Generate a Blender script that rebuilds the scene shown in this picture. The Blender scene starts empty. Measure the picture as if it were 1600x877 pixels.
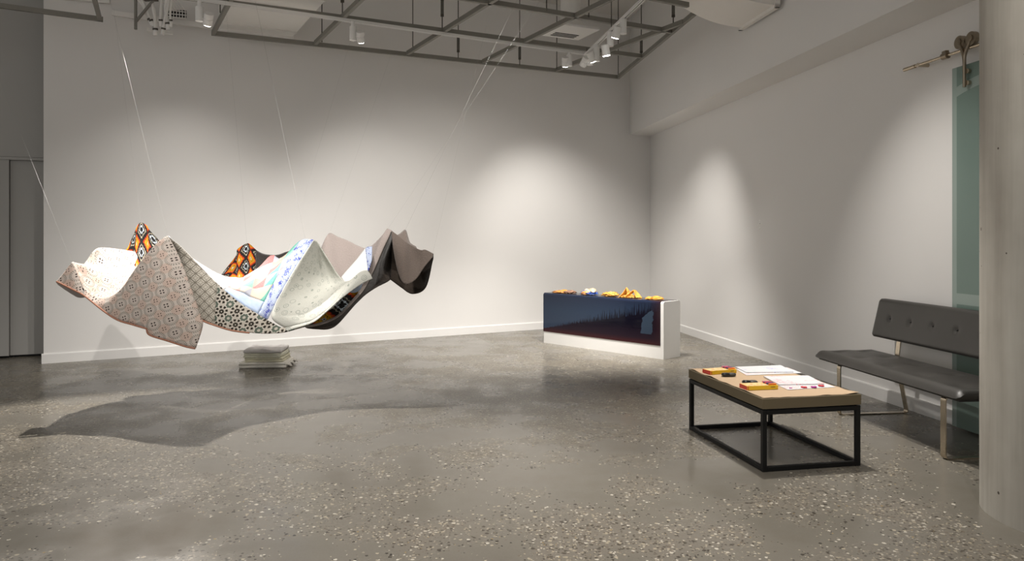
import bpy, bmesh, math, random
from mathutils import Vector, Matrix, noise
random.seed(7)
sc = bpy.context.scene
COL = sc.collection
PI = math.pi

# ------------------------------------------------------------------ camera, light, exposure
F, CX, HV, H = 1150.0, 800.0, 373.0, 1.5          # focal length in pixels, principal column, horizon row, eye height
cam = bpy.data.cameras.new('camera')
cam.sensor_width = 36.0
cam.lens = F / 1600 * 36
cam.shift_y = -(438.5 - HV) / 1600
cam.clip_start = 0.05
cam.clip_end = 200
camo = bpy.data.objects.new('camera', cam)
camo.location = (0, 0, H)
camo.rotation_euler = (PI / 2, 0, 0)
COL.objects.link(camo)
sc.camera = camo
sc.view_settings.view_transform = 'Standard'
sc.view_settings.look = 'None'
sc.view_settings.gamma = 1.0
sc.view_settings.use_curve_mapping = False
sc.view_settings.exposure = 0.12

world = bpy.data.worlds.new('ambient_fill')  # even ambient fill, added without a visible source
sc.world = world
world.use_nodes = True
bgn = world.node_tree.nodes['Background']
bgn.inputs[0].default_value = (1.0, 0.975, 0.94, 1)
bgn.inputs[1].default_value = 0.64

WARM = (1.0, 0.95, 0.89)
def spot(name, loc, target, energy, angle, blend=0.6, radius=0.035, color=WARM):
    l = bpy.data.lights.new(name, 'SPOT')
    l.energy = energy; l.spot_size = math.radians(angle); l.spot_blend = blend
    l.shadow_soft_size = radius; l.color = color
    o = bpy.data.objects.new(name, l)
    o.location = loc
    d = Vector(target) - Vector(loc)
    o.rotation_euler = d.to_track_quat('-Z', 'Y').to_euler()
    COL.objects.link(o)
    return o

# unseen spots without housings: some inferred from shadows and scallops, others added as fill
UNSEEN_SPOTS = [
    ((2.1, 6.6, 3.95), (2.0, 10.2, 0.2), 200, 44, 1.0),  # added to brighten the end face of the plinth
    ((-3.9, 7.45, 3.95), (-2.75, 4.8, 0.0), 930, 69, 0.35),
    ((0.1, 6.3, 3.95), (-2.3, 8.4, 0.2), 110, 56, 0.8),
    ((-2.3, 5.6, 3.95), (-3.0, 8.8, 0.0), 520, 72, 1.0),
    ((0.4, 7.0, 3.95), (-0.9, 10.6, 0.1), 430, 90, 1.0),
    ((-1.1, 3.6, 3.95), (-3.6, 9.5, 0.1), 360, 54, 1.0),
    ((1.45, 6.0, 3.95), (3.5, 5.7, 0.2), 240, 70, 1.0),
    ((1.9, 5.7, 3.95), (1.7, 5.0, 0.0), 430, 74, 0.9),
    ((-0.2, 3.4, 3.95), (-0.1, 3.7, 0.0), 380, 76, 1.0),  # added to brighten the foreground floor
    ((2.0, 2.6, 3.95), (3.0, 3.9, 1.0), 110, 70, 0.9),
]
for g_ in UNSEEN_SPOTS:
    spot('unseen_spot', *g_)

# ------------------------------------------------------------------ helpers
def P(u, v, d):                       # photograph direction and depth -> point in the room
    return Vector(((u - CX) / F * d, d, H - (v - HV) / F * d))
def on_z(u, v, z):                    # the point at height z seen at (u, v)
    d = (H - z) * F / (v - HV)
    return P(u, v, d)

def tag(o, label=None, cat=None, group=None, kind=None):
    if label: o['label'] = label
    if cat: o['category'] = cat
    if group: o['group'] = group
    if kind: o['kind'] = kind
    return o
def thing(name, label, cat, loc=(0, 0, 0), rotz=0, group=None):
    o = bpy.data.objects.new(name, None)
    o.empty_display_size = 0.1
    o.location = loc; o.rotation_euler = (0, 0, rotz)
    COL.objects.link(o)
    return tag(o, label, cat, group)
def obj(name, bm, mat, parent=None, smooth=False, world_space=False):
    bmesh.ops.recalc_face_normals(bm, faces=bm.faces[:])
    me = bpy.data.meshes.new(name)
    bm.to_mesh(me); bm.free()
    for m in (mat if isinstance(mat, (list, tuple)) else [mat]):
        me.materials.append(m)
    if smooth:
        for p in me.polygons: p.use_smooth = True
    o = bpy.data.objects.new(name, me)
    COL.objects.link(o)
    if parent:
        o.parent = parent
        if world_space:
            pm = Matrix.LocRotScale(parent.location, parent.rotation_euler, parent.scale)
            o.matrix_parent_inverse = pm.inverted()
    return o
def struct(name, bm, mat):
    o = obj(name, bm, mat)
    o['kind'] = 'structure'
    return o
def auto_smooth(o, ang=35):
    me = o.data
    for p in me.polygons: p.use_smooth = True
    b = bmesh.new(); b.from_mesh(me)
    for e in b.edges:
        if len(e.link_faces) == 2 and e.calc_face_angle(0) > math.radians(ang): e.smooth = False
    b.to_mesh(me); b.free()
    return o

def box(bm, c, s, m=None, mi=0):
    r = bmesh.ops.create_cube(bm, size=1.0)
    mat = Matrix.Translation(Vector(c)) @ Matrix.Diagonal((s[0], s[1], s[2], 1))
    if m is not None: mat = m @ mat
    bmesh.ops.transform(bm, matrix=mat, verts=r['verts'])
    return r['verts']
def bevbox(bm, c, s, r=0.01, seg=3, m=None):
    b = bmesh.new()
    box(b, c, s)
    bmesh.ops.bevel(b, geom=b.edges[:], offset=r, segments=seg, affect='EDGES', profile=0.5)
    if m is not None: bmesh.ops.transform(b, matrix=m, verts=b.verts[:])
    merge(bm, b)
def merge(bm, b):
    me = bpy.data.meshes.new('tmp'); b.to_mesh(me); b.free()
    bm.from_mesh(me); bpy.data.meshes.remove(me)
def prism(bm, pts, z0, z1):
    lo = [bm.verts.new((p[0], p[1], z0)) for p in pts]
    hi = [bm.verts.new((p[0], p[1], z1)) for p in pts]
    n = len(pts)
    bm.faces.new(lo[::-1]); bm.faces.new(hi)
    for i in range(n):
        bm.faces.new((lo[i], lo[(i + 1) % n], hi[(i + 1) % n], hi[i]))
def frame_for(a, b):
    d = (b - a); L = d.length; d.normalize()
    up = Vector((0, 0, 1)) if abs(d.z) < 0.95 else Vector((0, 1, 0))
    x = d.cross(up).normalized(); z = x.cross(d).normalized()
    m = Matrix((x, d, z)).transposed().to_4x4()
    return m, L
def beam(bm, a, b, w, h):
    a, b = Vector(a), Vector(b)
    m, L = frame_for(a, b)
    box(bm, (0, 0, 0), (w, L, h), Matrix.Translation((a + b) / 2) @ m)
def tube(bm, pts, r, seg=10, cap=True):
    pts = [Vector(p) for p in pts]
    rings = []
    n = len(pts)
    prevx = None
    for i, p in enumerate(pts):
        d = (pts[min(i + 1, n - 1)] - pts[max(i - 1, 0)]).normalized()
        if prevx is None:
            up = Vector((0, 0, 1)) if abs(d.z) < 0.9 else Vector((1, 0, 0))
            x = d.cross(up).normalized()
        else:
            x = (prevx - d * prevx.dot(d)).normalized()
        prevx = x
        y = d.cross(x)
        rr = r[i] if isinstance(r, (list, tuple)) else r
        rings.append([bm.verts.new(p + (x * math.cos(t) + y * math.sin(t)) * rr)
                      for t in (2 * PI * k / seg for k in range(seg))])
    for i in range(n - 1):
        for k in range(seg):
            bm.faces.new((rings[i][k], rings[i][(k + 1) % seg], rings[i + 1][(k + 1) % seg], rings[i + 1][k]))
    if cap:
        bm.faces.new(rings[0][::-1]); bm.faces.new(rings[-1])
def flatbar(bm, pts, w, t, wdir):
    """rectangular bar swept along pts; w along wdir, t across"""
    pts = [Vector(p) for p in pts]; wd = Vector(wdir).normalized()
    rings = []; n = len(pts)
    for i, p in enumerate(pts):
        d = (pts[min(i + 1, n - 1)] - pts[max(i - 1, 0)]).normalized()
        nn = d.cross(wd).normalized()
        rings.append([bm.verts.new(p + wd * (a * w / 2) + nn * (b * t / 2)) for a, b in ((-1, -1), (1, -1), (1, 1), (-1, 1))])
    for i in range(n - 1):
        for k in range(4):
            bm.faces.new((rings[i][k], rings[i][(k + 1) % 4], rings[i + 1][(k + 1) % 4], rings[i + 1][k]))
    bm.faces.new(rings[0][::-1]); bm.faces.new(rings[-1])
def cyl(bm, a, b, r, seg=20, r2=None):
    tube(bm, [a, b], [r, r if r2 is None else r2], seg)
def fillet(pts, r, n=5):
    pts = [Vector(p) for p in pts]
    out = [pts[0]]
    for i in range(1, len(pts) - 1):
        a, b, c = pts[i - 1], pts[i], pts[i + 1]
        p = b + (a - b).normalized() * r; q = b + (c - b).normalized() * r
        for k in range(n + 1):
            t = k / n
            out.append(p * (1 - t) ** 2 + b * 2 * t * (1 - t) + q * t * t)
    out.append(pts[-1])
    return out

# ------------------------------------------------------------------ node helper
class E:
    """scalar node expression"""
    def __init__(s, nt, v): s.nt = nt; s.v = v
    def _op(s, op, *o, clamp=False):
        n = s.nt.nodes.new('ShaderNodeMath'); n.operation = op; n.use_clamp = clamp
        for i, x in enumerate((s,) + o):
            x = x.v if isinstance(x, E) else x
            if isinstance(x, (int, float)): n.inputs[i].default_value = x
            else: s.nt.links.new(x, n.inputs[i])
        return E(s.nt, n.outputs[0])
    def __add__(s, o): return s._op('ADD', o)
    def __radd__(s, o): return s._op('ADD', o)
    def __sub__(s, o): return s._op('SUBTRACT', o)
    def __rsub__(s, o): return (s * -1) + o
    def __mul__(s, o): return s._op('MULTIPLY', o)
    def __rmul__(s, o): return s._op('MULTIPLY', o)
    def __truediv__(s, o): return s._op('DIVIDE', o)
    def lt(s, o): return s._op('LESS_THAN', o)
    def gt(s, o): return s._op('GREATER_THAN', o)
    def abs(s): return s._op('ABSOLUTE')
    def floor(s): return s._op('FLOOR')
    def fract(s): return s._op('FRACT')
    def sqrt(s): return s._op('SQRT')
    def sin(s): return s._op('SINE')
    def atan2(s, o): return s._op('ARCTAN2', o)
    def max(s, o): return s._op('MAXIMUM', o)
    def min(s, o): return s._op('MINIMUM', o)
    def mod(s, o): return s._op('FLOORED_MODULO', o)
    def sat(s): return s._op('ADD', 0.0, clamp=True)
    def step(s, a, b): return ((s - a) * (1.0 / (b - a)))._op('ADD', 0.0, clamp=True)

class N:
    def __init__(s, name, rough=0.5, metallic=0.0, spec=None):
        s.m = bpy.data.materials.new(name); s.m.use_nodes = True
        s.nt = s.m.node_tree
        s.b = s.nt.nodes['Principled BSDF']
        s.b.inputs['Roughness'].default_value = rough
        s.b.inputs['Metallic'].default_value = metallic
        if spec is not None: s.b.inputs['Specular IOR Level'].default_value = spec
    def node(s, t, **kw):
        n = s.nt.nodes.new(t)
        for k, v in kw.items(): setattr(n, k, v)
        return n
    def link(s, a, b): s.nt.links.new(a.v if isinstance(a, E) else a, b)
    def uv(s):
        n = s.node('ShaderNodeTexCoord'); x = s.node('ShaderNodeSeparateXYZ')
        s.link(n.outputs['UV'], x.inputs[0]); s.uvs = n.outputs['UV']
        return E(s.nt, x.outputs[0]), E(s.nt, x.outputs[1])
    def objc(s):
        n = s.node('ShaderNodeTexCoord'); x = s.node('ShaderNodeSeparateXYZ')
        s.link(n.outputs['Object'], x.inputs[0]); s.oc = n.outputs['Object']
        return [E(s.nt, x.outputs[i]) for i in range(3)]
    def vec(s, x, y, z=0.0):
        n = s.node('ShaderNodeCombineXYZ')
        for i, a in enumerate((x, y, z)):
            if isinstance(a, E): s.link(a, n.inputs[i])
            else: n.inputs[i].default_value = a
        return n.outputs[0]
    def noise(s, vec, scale, detail=2.0, rough=0.5, col=False):
        n = s.node('ShaderNodeTexNoise'); n.inputs['Scale'].default_value = scale
        n.inputs['Detail'].default_value = detail; n.inputs['Roughness'].default_value = rough
        if vec is not None: s.link(vec, n.inputs['Vector'])
        return n.outputs['Color'] if col else E(s.nt, n.outputs[0])
    def voronoi(s, vec, scale, feature='F1', rnd=1.0):
        n = s.node('ShaderNodeTexVoronoi'); n.feature = feature
        n.inputs['Scale'].default_value = scale; n.inputs['Randomness'].default_value = rnd
        if vec is not None: s.link(vec, n.inputs['Vector'])
        c = None
        if feature == 'F1':
            x = s.node('ShaderNodeSeparateXYZ'); s.link(n.outputs['Color'], x.inputs[0])
            c = [E(s.nt, x.outputs[i]) for i in range(3)]
        return E(s.nt, n.outputs['Distance']), c
    def white(s, vec):
        n = s.node('ShaderNodeTexWhiteNoise'); n.noise_dimensions = '3D'; s.link(vec, n.inputs[0])
        return E(s.nt, n.outputs['Value'])
    def rgb(s, c):
        n = s.node('ShaderNodeRGB'); n.outputs[0].default_value = (*c, 1); return n.outputs[0]
    def mix(s, f, a, b):
        n = s.node('ShaderNodeMix', data_type='RGBA')
        if isinstance(f, E): s.link(f, n.inputs[0])
        else: n.inputs[0].default_value = f
        for i, x in ((6, a), (7, b)):
            if isinstance(x, tuple): n.inputs[i].default_value = (*x, 1)
            else: s.link(x, n.inputs[i])
        return n.outputs[2]
    def ramp(s, f, stops, interp='CONSTANT'):
        n = s.node('ShaderNodeValToRGB'); n.color_ramp.interpolation = interp
        el = n.color_ramp.elements
        while len(el) < len(stops): el.new(0.5)
        for e, (p, c) in zip(el, stops): e.position = p; e.color = (*c, 1)
        s.link(f, n.inputs[0]); return n.outputs[0]
    def color(s, c):
        if isinstance(c, tuple): s.b.inputs['Base Color'].default_value = (*c, 1)
        else: s.link(c, s.b.inputs['Base Color'])
        return s
    def rough(s, e): s.link(e, s.b.inputs['Roughness']); return s
    def bump(s, h, strength=0.3, dist=0.01):
        n = s.node('ShaderNodeBump'); n.inputs['Strength'].default_value = strength
        n.inputs['Distance'].default_value = dist
        s.link(h, n.inputs['Height']); s.link(n.outputs[0], s.b.inputs['Normal']); return s

def plain(name, c, rough=0.5, metallic=0.0, var=0.06, scale=8.0, bump=0.0, spec=None):
    n = N(name, rough, metallic, spec)
    n.objc()
    k = n.noise(n.oc, scale, 3)
    n.color(n.mix(k, tuple(x * (1 - var) for x in c), tuple(min(1, x * (1 + var)) for x in c)))
    if bump: n.bump(n.noise(n.oc, scale * 20, 2), bump, 0.004)
    return n.m
def emit(name, c, strength):
    n = N(name); n.color(c)
    n.b.inputs['Emission Color'].default_value = (*c, 1)
    n.b.inputs['Emission Strength'].default_value = strength
    return n.m

# ------------------------------------------------------------------ materials of the room
M = {}
M['wall'] = plain('painted_plaster', (0.77, 0.758, 0.742), 0.75, var=0.015, scale=1.5, bump=0.05)
M['wall_dim'] = plain('shade_toned_panel', (0.40, 0.39, 0.37), 0.6, var=0.02, scale=1.5)  # grey kept low to paint the shade of the left recess
M['base'] = plain('painted_baseboard', (0.80, 0.79, 0.775), 0.45, var=0.01)
M['ceiling'] = plain('painted_deck', (0.66, 0.645, 0.62), 0.85, var=0.03, scale=1.0)
M['dark'] = plain('gap_shade_black', (0.02, 0.018, 0.016), 0.7)

def make_floor_mat():
    n = N('polished_concrete', 0.25, spec=0.42)
    x, y, z = n.objc()
    shifted = n.vec(x + 31.7, y + 14.2, 0.0)
    big = n.noise(shifted, 0.55, 3, 0.6)
    mid = n.noise(shifted, 2.2, 4, 0.6)
    fine = n.noise(n.oc, 90, 2)
    dens = (big * 0.55 + mid * 0.45).step(0.45, 0.58)
    base = n.ramp((mid * 0.55 + big * 0.3 + fine * 0.15), [(0.3, (0.145, 0.130, 0.106)), (0.5, (0.170, 0.157, 0.133)), (0.72, (0.196, 0.184, 0.160))], 'LINEAR')
    col = base
    for sc_, rad, thr in ((44.0, 0.40, 0.72), (72.0, 0.42, 0.66)):
        wob = n.vec(x + n.noise(n.oc, 120, 1) * 0.012, y + n.noise(n.oc, 133, 1) * 0.012, 0.0)
        d, c = n.voronoi(wob, sc_)
        chip = d.lt((c[1] * 0.26 + 0.24)) * c[0].gt(1.0 - dens * thr)
        cc = n.ramp(c[2], [(0.0, (0.035, 0.030, 0.025)), (0.26, (0.13, 0.10, 0.075)), (0.46, (0.40, 0.27, 0.08)), (0.60, (0.27, 0.24, 0.19)), (0.78, (0.42, 0.37, 0.28)), (0.92, (0.58, 0.54, 0.46))])
        col = n.mix(chip, col, cc)
    # fine exposed sand darkens the ground patches
    col = n.mix(dens * 0.35, col, (0.150, 0.125, 0.090))
    n.color(col)
    n.rough(mid * 0.22 + dens * 0.10 + 0.12)
    n.bump(mid * 0.4 + fine * 0.04, 0.05, 0.01)
    return n.m
M['floor'] = make_floor_mat()

def make_column_mat():
    n = N('cast_concrete', 0.75)
    x, y, z = n.objc()
    st = n.noise(n.vec(x * 9.0, y * 9.0, z * 0.5), 1.0, 4, 0.6)
    bl = n.noise(n.oc, 1.6, 4, 0.6)
    d, c = n.voronoi(n.vec(x, y, z), 16)
    pit = d.lt(c[1] * 0.17) * c[0].gt(0.5)
    col = n.ramp(st * 0.55 + bl * 0.45, [(0.3, (0.32, 0.29, 0.25)), (0.5, (0.45, 0.425, 0.375)), (0.7, (0.56, 0.54, 0.485))], 'LINEAR')
    col = n.mix(pit, col, (0.09, 0.075, 0.06))
    n.color(col).bump(st * 0.3 - pit * 1.0, 0.25, 0.01)
    return n.m
M['column'] = make_column_mat()
M['steel'] = plain('galvanised_grid', (0.235, 0.225, 0.20), 0.5, 0.25, var=0.12, scale=6)
M['rod'] = plain('dark_rod', (0.10, 0.092, 0.08), 0.5, 0.4)
M['white_metal'] = plain('white_enamel', (0.82, 0.81, 0.79), 0.4, var=0.02)
M['conduit'] = plain('white_conduit', (0.80, 0.785, 0.755), 0.5, var=0.05)
M['black_metal'] = plain('black_powder_coat', (0.006, 0.006, 0.006), 0.5, 0.0, var=0.2, spec=0.25)
M['brass'] = plain('brushed_nickel', (0.52, 0.45, 0.35), 0.22, 1.0, var=0.08, scale=30)
M['bronze'] = plain('aged_nickel', (0.32, 0.27, 0.205), 0.32, 0.9, var=0.1, scale=20)
M['lens'] = emit('lamp_lens', (1.0, 0.97, 0.92), 30.0)
M['lens_off'] = plain('lamp_glass_off', (0.55, 0.55, 0.55), 0.2)
M['black'] = plain('matte_black', (0.012, 0.011, 0.011), 0.6)

# ------------------------------------------------------------------ room shell
ZC = 5.42
wd = Vector((0.8757, 0.4827, 0)).normalized()          # along the back wall, left to right
wn = Vector((wd.y, -wd.x, 0))                          # into the room
B0 = Vector((-5.62, 8.83, 0)); CORNER = Vector((2.50, 13.305, 0))
rd = Vector((1.1, -7.64, 0)).normalized()              # along the right wall, towards the camera
rn = Vector((rd.y, -rd.x, 0))                          # into the room
if rn.x > 0: rn = -rn
def RW(y, off=0.0, z=0.0):                             # a point on the right wall at depth y, off metres into the room
    t = (CORNER.y - y) / -rd.y
    p = CORNER + rd * t + rn * off
    return Vector((p.x, p.y, z))

bm = bmesh.new(); prism(bm, [(-12, -6), (9, -6), (9, 16), (-12, 16)], -0.2, 0.0)
struct('floor', bm, M['floor'])
bm = bmesh.new(); prism(bm, [(-12, -0.5), (9, -0.5), (9, 16), (-12, 16)], ZC, ZC + 0.2)
struct('ceiling', bm, M['ceiling'])
bk = -wn * 0.25
bm = bmesh.new(); prism(bm, [B0, CORNER + wd * 0.4, CORNER + wd * 0.4 + bk, B0 + bk], 0, ZC)
struct('wall_back', bm, M['wall'])
Rend = RW(-3.0)
bm = bmesh.new(); prism(bm, [CORNER, Rend, Rend - rn * 0.25, CORNER - rn * 0.25], 0, ZC)
struct('wall_right', bm, M['wall'])
# bulkhead along the right wall
bw = 0.42
bm = bmesh.new(); prism(bm, [CORNER + rn * 0.0, Rend, Rend + rn * 0.5, CORNER + rn * 0.43 - wd * 0.0], 3.35, ZC)
struct('trim_1', bm, M['wall'])
# recessed wall and sliding panels at the left, behind the end of the back wall
ld = Vector((0.43, 0.175, 0)).normalized(); ln = Vector((ld.y, -ld.x, 0))
L0 = Vector((-6.40, 9.20, 0))
a = L0 - ld * 5.0; b = L0 + ld * 1.6
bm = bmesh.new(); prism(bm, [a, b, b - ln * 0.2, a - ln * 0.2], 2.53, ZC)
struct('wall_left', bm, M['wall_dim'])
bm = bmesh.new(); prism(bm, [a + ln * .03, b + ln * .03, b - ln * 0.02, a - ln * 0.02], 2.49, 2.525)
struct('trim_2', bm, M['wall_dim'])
seam = L0 + ld * (14 / 68.0 * 0.464)
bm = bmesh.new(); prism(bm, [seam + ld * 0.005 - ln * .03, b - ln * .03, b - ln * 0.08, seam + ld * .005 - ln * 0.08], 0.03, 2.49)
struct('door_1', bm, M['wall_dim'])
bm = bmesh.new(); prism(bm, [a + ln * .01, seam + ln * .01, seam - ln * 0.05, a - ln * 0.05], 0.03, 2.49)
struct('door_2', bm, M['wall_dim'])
bm = bmesh.new(); prism(bm, [a - ln * .10, b - ln * .10, b - ln * 0.14, a - ln * 0.14], 0.0, 2.6)  # black sheet painting the shade in the gap under the panels
struct('shade_sheet', bm, M['dark'])
# baseboards with a small bevelled top
def baseboard(name, p, q, n):
    bm = bmesh.new()
    p, q = Vector(p), Vector(q)
    prof = [(0, 0), (0.018, 0), (0.018, 0.108), (0.012, 0.12), (0, 0.12)]
    ra = [bm.verts.new(p + n * s + Vector((0, 0, z))) for s, z in prof]
    rb = [bm.verts.new(q + n * s + Vector((0, 0, z))) for s, z in prof]
    for i in range(len(prof)):
        bm.faces.new((ra[i], ra[(i + 1) % 5], rb[(i + 1) % 5], rb[i]))
    bm.faces.new(ra); bm.faces.new(rb[::-1])
    return struct(name, bm, M['base'])
baseboard('baseboard_back', B0 - wd * 0.02, CORNER, wn)
baseboard('baseboard_right', CORNER, RW(5.93), rn)

# ------------------------------------------------------------------ concrete column
T = Vector((2.66, 4.19, 0)); R = 0.50
cc = T + Vector((0.843, -0.537, 0)) * R
bm = bmesh.new(); tube(bm, [(0, 0, -0.0), (0, 0, ZC)], R, 96)
o = obj('concrete_column', bm, M['column']); o.location = cc; auto_smooth(o)
o['kind'] = 'structure'; o.name = 'trim_4'
tag(o, 'round raw concrete column with small pits at the right edge', 'column')

# ------------------------------------------------------------------ display plinth with a dark glossy cover
pn = on_z(1036.8, 562.2, 0); pl = on_z(849.7, 535.5, 0)
pdir = (pl - pn).normalized(); plen = (pl - pn).length
pback = Vector((-pdir.y, pdir.x, 0));
if pback.y < 0: pback = -pback
PH, PD = 0.715, 0.36
plinth = thing('display_plinth', 'long low white plinth in the corner with a glossy dark blue printed cover', 'plinth', pn, math.atan2(pdir.y, pdir.x))
# local axes: x along the front (near corner -> far left), y = towards camera or back
sgn = 1.0 if pback.dot(Vector((-pdir.y, pdir.x, 0))) > 0 else -1.0
def lbox(bm, x0, x1, y0, y1, z0, z1): box(bm, ((x0 + x1) / 2, sgn * (y0 + y1) / 2, (z0 + z1) / 2), (x1 - x0, y1 - y0, z1 - z0))
def profile_extrude(bm, prof, x0, x1, sg):
    ra = [bm.verts.new((x0, sg * p[0], p[1])) for p in prof]; rb = [bm.verts.new((x1, sg * p[0], p[1])) for p in prof]
    n = len(prof)
    for i in range(n): bm.faces.new((ra[i], ra[(i + 1) % n], rb[(i + 1) % n], rb[i]))
    bm.faces.new(ra); bm.faces.new(rb[::-1])
def arc(cx, cy, r, a0, a1, n=6): return [(cx + r * math.cos(a0 + (a1 - a0) * k / n), cy + r * math.sin(a0 + (a1 - a0) * k / n)) for k in range(n + 1)]
rr = 0.03
prof = [(0, 0.0), (0, PH - rr)] + arc(rr, PH - rr, rr, PI, PI / 2)[1:] + arc(PD - rr, PH - rr, rr, PI / 2, 0) + [(PD, 0.0)]
bm = bmesh.new(); profile_extrude(bm, prof, 0, plen, sgn)
M['plinth'] = plain('plinth_enamel', (0.80, 0.79, 0.765), 0.35, var=0.02)
auto_smooth(obj('body', bm, M['plinth'], plinth))

def make_print_mat():
    n = N('printed_gloss', 0.06, spec=0.25)
    x, y, z = n.objc()                       # x: 0 near end .. plen far end ; z height
    nz = n.noise(n.vec(x * 9.0, 0.0, 0.0), 1.0, 4, 0.7)
    nt = n.noise(n.vec(x * 55.0, 0.0, 3.0), 1.0, 3, 0.8)
    s = x * (1.0 / plen)
    ridge = 0.60 - s * 0.40 + nz * 0.05 - 0.02 + (nt - 0.45).max(0.0) * 1.3 * (1.0 - s)
    land = z.lt(ridge)
    sky = n.ramp(z, [(0.2, (0.030, 0.046, 0.080)), (0.5, (0.020, 0.034, 0.062)), (0.72, (0.012, 0.017, 0.036))], 'LINEAR')
    ground = n.ramp(z, [(0.17, (0.045, 0.012, 0.014)), (0.24, (0.015, 0.008, 0.015)), (0.40, (0.004, 0.0035, 0.009)), (0.7, (0.005, 0.004, 0.009))], 'LINEAR')
    col = n.mix(land, sky, ground)
    edge = (1.0 - s.step(0.0, 0.10)) * 0.8
    col = n.mix(edge, col, (0.030, 0.010, 0.014))
    xs = s + (n.noise(n.vec(x * 3.0, z * 14.0, 5.0), 1.0, 3, 0.6) - 0.5) * 0.05 + (z - 0.3) * 0.06
    lake = xs.gt(0.085) * xs.lt(0.165) * z.gt(0.27 + nt * 0.05) * z.lt(0.60 - (xs - 0.10).abs() * 1.6)
    col = n.mix(lake * 0.8, col, (0.035, 0.055, 0.085))
    n.color(col)
    return n.m
M['print'] = make_print_mat()
th = 0.006
z0 = 0.165
r2 = rr + th
outer = [(-th, z0), (-th, PH + th - r2)] + arc(-th + r2, PH + th - r2, r2, PI, PI / 2)[1:] + arc(PD + th - r2, PH + th - r2, r2, PI / 2, 0) + [(PD + th, z0)]
inner = [(PD + 0.0005, z0), (PD + 0.0005, PH - rr)] + arc(PD - rr, PH - rr, rr + 0.0005, 0, PI / 2)[1:] + arc(rr, PH - rr, rr + 0.0005, PI / 2, PI) + [(-0.0005, z0)]
bm = bmesh.new()
x0, x1 = 0.045, plen + 0.004
loop = outer + inner
na, ni = len(outer), len(inner)
ra = [bm.verts.new((x0, sgn * p[0], p[1])) for p in loop]; rb = [bm.verts.new((x1, sgn * p[0], p[1])) for p in loop]
nn = len(loop)
for i in range(nn): bm.faces.new((ra[i], ra[(i + 1) % nn], rb[(i + 1) % nn], rb[i]))
for i in range(na - 1):
    j = nn - 1 - i
    bm.faces.new((ra[i], ra[i + 1], ra[j - 1], ra[j])); bm.faces.new((rb[i], rb[i + 1], rb[j - 1], rb[j]))
o = auto_smooth(obj('printed_cover', bm, M['print'], plinth)); o['label'] = 'glossy dark blue cover printed with a treed ridge'

# ------------------------------------------------------------------ folded leather pieces on the plinth
def leather(name, c1, c2, sc=18):
    n = N(name, 0.6); n.objc()
    k = n.noise(n.oc, sc, 4, 0.6)
    n.color(n.ramp(k, [(0.35, c1), (0.6, c2)], 'LINEAR')).bump(n.noise(n.oc, 60, 3), 0.3, 0.004)
    return n.m
M['lea_y'] = leather('yellow_leather', (0.42, 0.16, 0.02), (0.72, 0.38, 0.07))
M['lea_o'] = leather('orange_leather', (0.60, 0.22, 0.02), (0.78, 0.34, 0.04))
M['lea_t'] = leather('tan_leather', (0.42, 0.17, 0.05), (0.72, 0.36, 0.12))
M['lea_b'] = leather('brown_leather', (0.10, 0.045, 0.03), (0.42, 0.24, 0.15), 30)
M['lea_c'] = leather('cream_hide', (0.46, 0.32, 0.19), (0.62, 0.48, 0.33))
M['blue_bead'] = leather('blue_beadwork', (0.02, 0.04, 0.22), (0.08, 0.18, 0.60), 40)
def crumple(bm, c, s, seed, amp=0.35, rot=0.0, freq=2.2, sub=4):
    b = bmesh.new(); bmesh.ops.create_icosphere(b, subdivisions=sub, radius=1.0)
    off = Vector((seed * 3.1, seed * 1.7, seed))
    for v in b.verts:
        p = v.co.copy()
        k = 1 + amp * (1 - 2.6 * abs(noise.noise(p * freq + off))) * 0.8 + amp * 0.8 * noise.noise(p * freq * 2.3 + off)
        v.co = p * k
        if v.co.z < 0: v.co.z *= 0.25
    m = Matrix.Translation(c) @ Matrix.Rotation(rot, 4, 'Z') @ Matrix.Diagonal((*s, 1))
    bmesh.ops.transform(b, matrix=m, verts=b.verts[:])
    zmin = min(v.co.z for v in b.verts)
    for v in b.verts: v.co.z += c[2] - zmin
    merge(bm, b)
def sheetfold(bm, pts_a, pts_b, th=0.008):
    """thin folded leaf of leather between two polylines"""
    n = len(pts_a)
    A = [Vector(p) for p in pts_a]; Bq = [Vector(p) for p in pts_b]
    lo = []; hi = []
    for i in range(n):
        d = (A[min(i + 1, n - 1)] - A[max(i - 1, 0)]); nrm = d.cross(Bq[i] - A[i]).normalized() * th / 2
        lo.append((bm.verts.new(A[i] - nrm), bm.verts.new(Bq[i] - nrm))); hi.append((bm.verts.new(A[i] + nrm), bm.verts.new(Bq[i] + nrm)))
    for i in range(n - 1):
        bm.faces.new((lo[i][0], lo[i][1], lo[i + 1][1], lo[i + 1][0])); bm.faces.new((hi[i][0], hi[i + 1][0], hi[i + 1][1], hi[i][1]))
        for k in (0, 1): bm.faces.new((lo[i][k], lo[i + 1][k], hi[i + 1][k], hi[i][k]))
    bm.faces.new((lo[0][0], lo[0][1], hi[0][1], hi[0][0])); bm.faces.new((lo[-1][0], lo[-1][1], hi[-1][1], hi[-1][0]))
ptop = PH + th
def plinth_pt(u, depth):     # a point on the plinth top seen in column u, depth metres behind the front edge
    best = None
    for k in range(400):
        x = plen * k / 399
        w = pn + pdir * x + pback * depth
        uu = CX + F * w.x / w.y
        if best is None or abs(uu - u) < best[0]: best = (abs(uu - u), w)
    w = best[1]; return Vector((w.x, w.y, ptop + 0.0005))
prot = math.atan2(-pdir.y, -pdir.x)
LG = 'folded leather pieces on the plinth'
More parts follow.
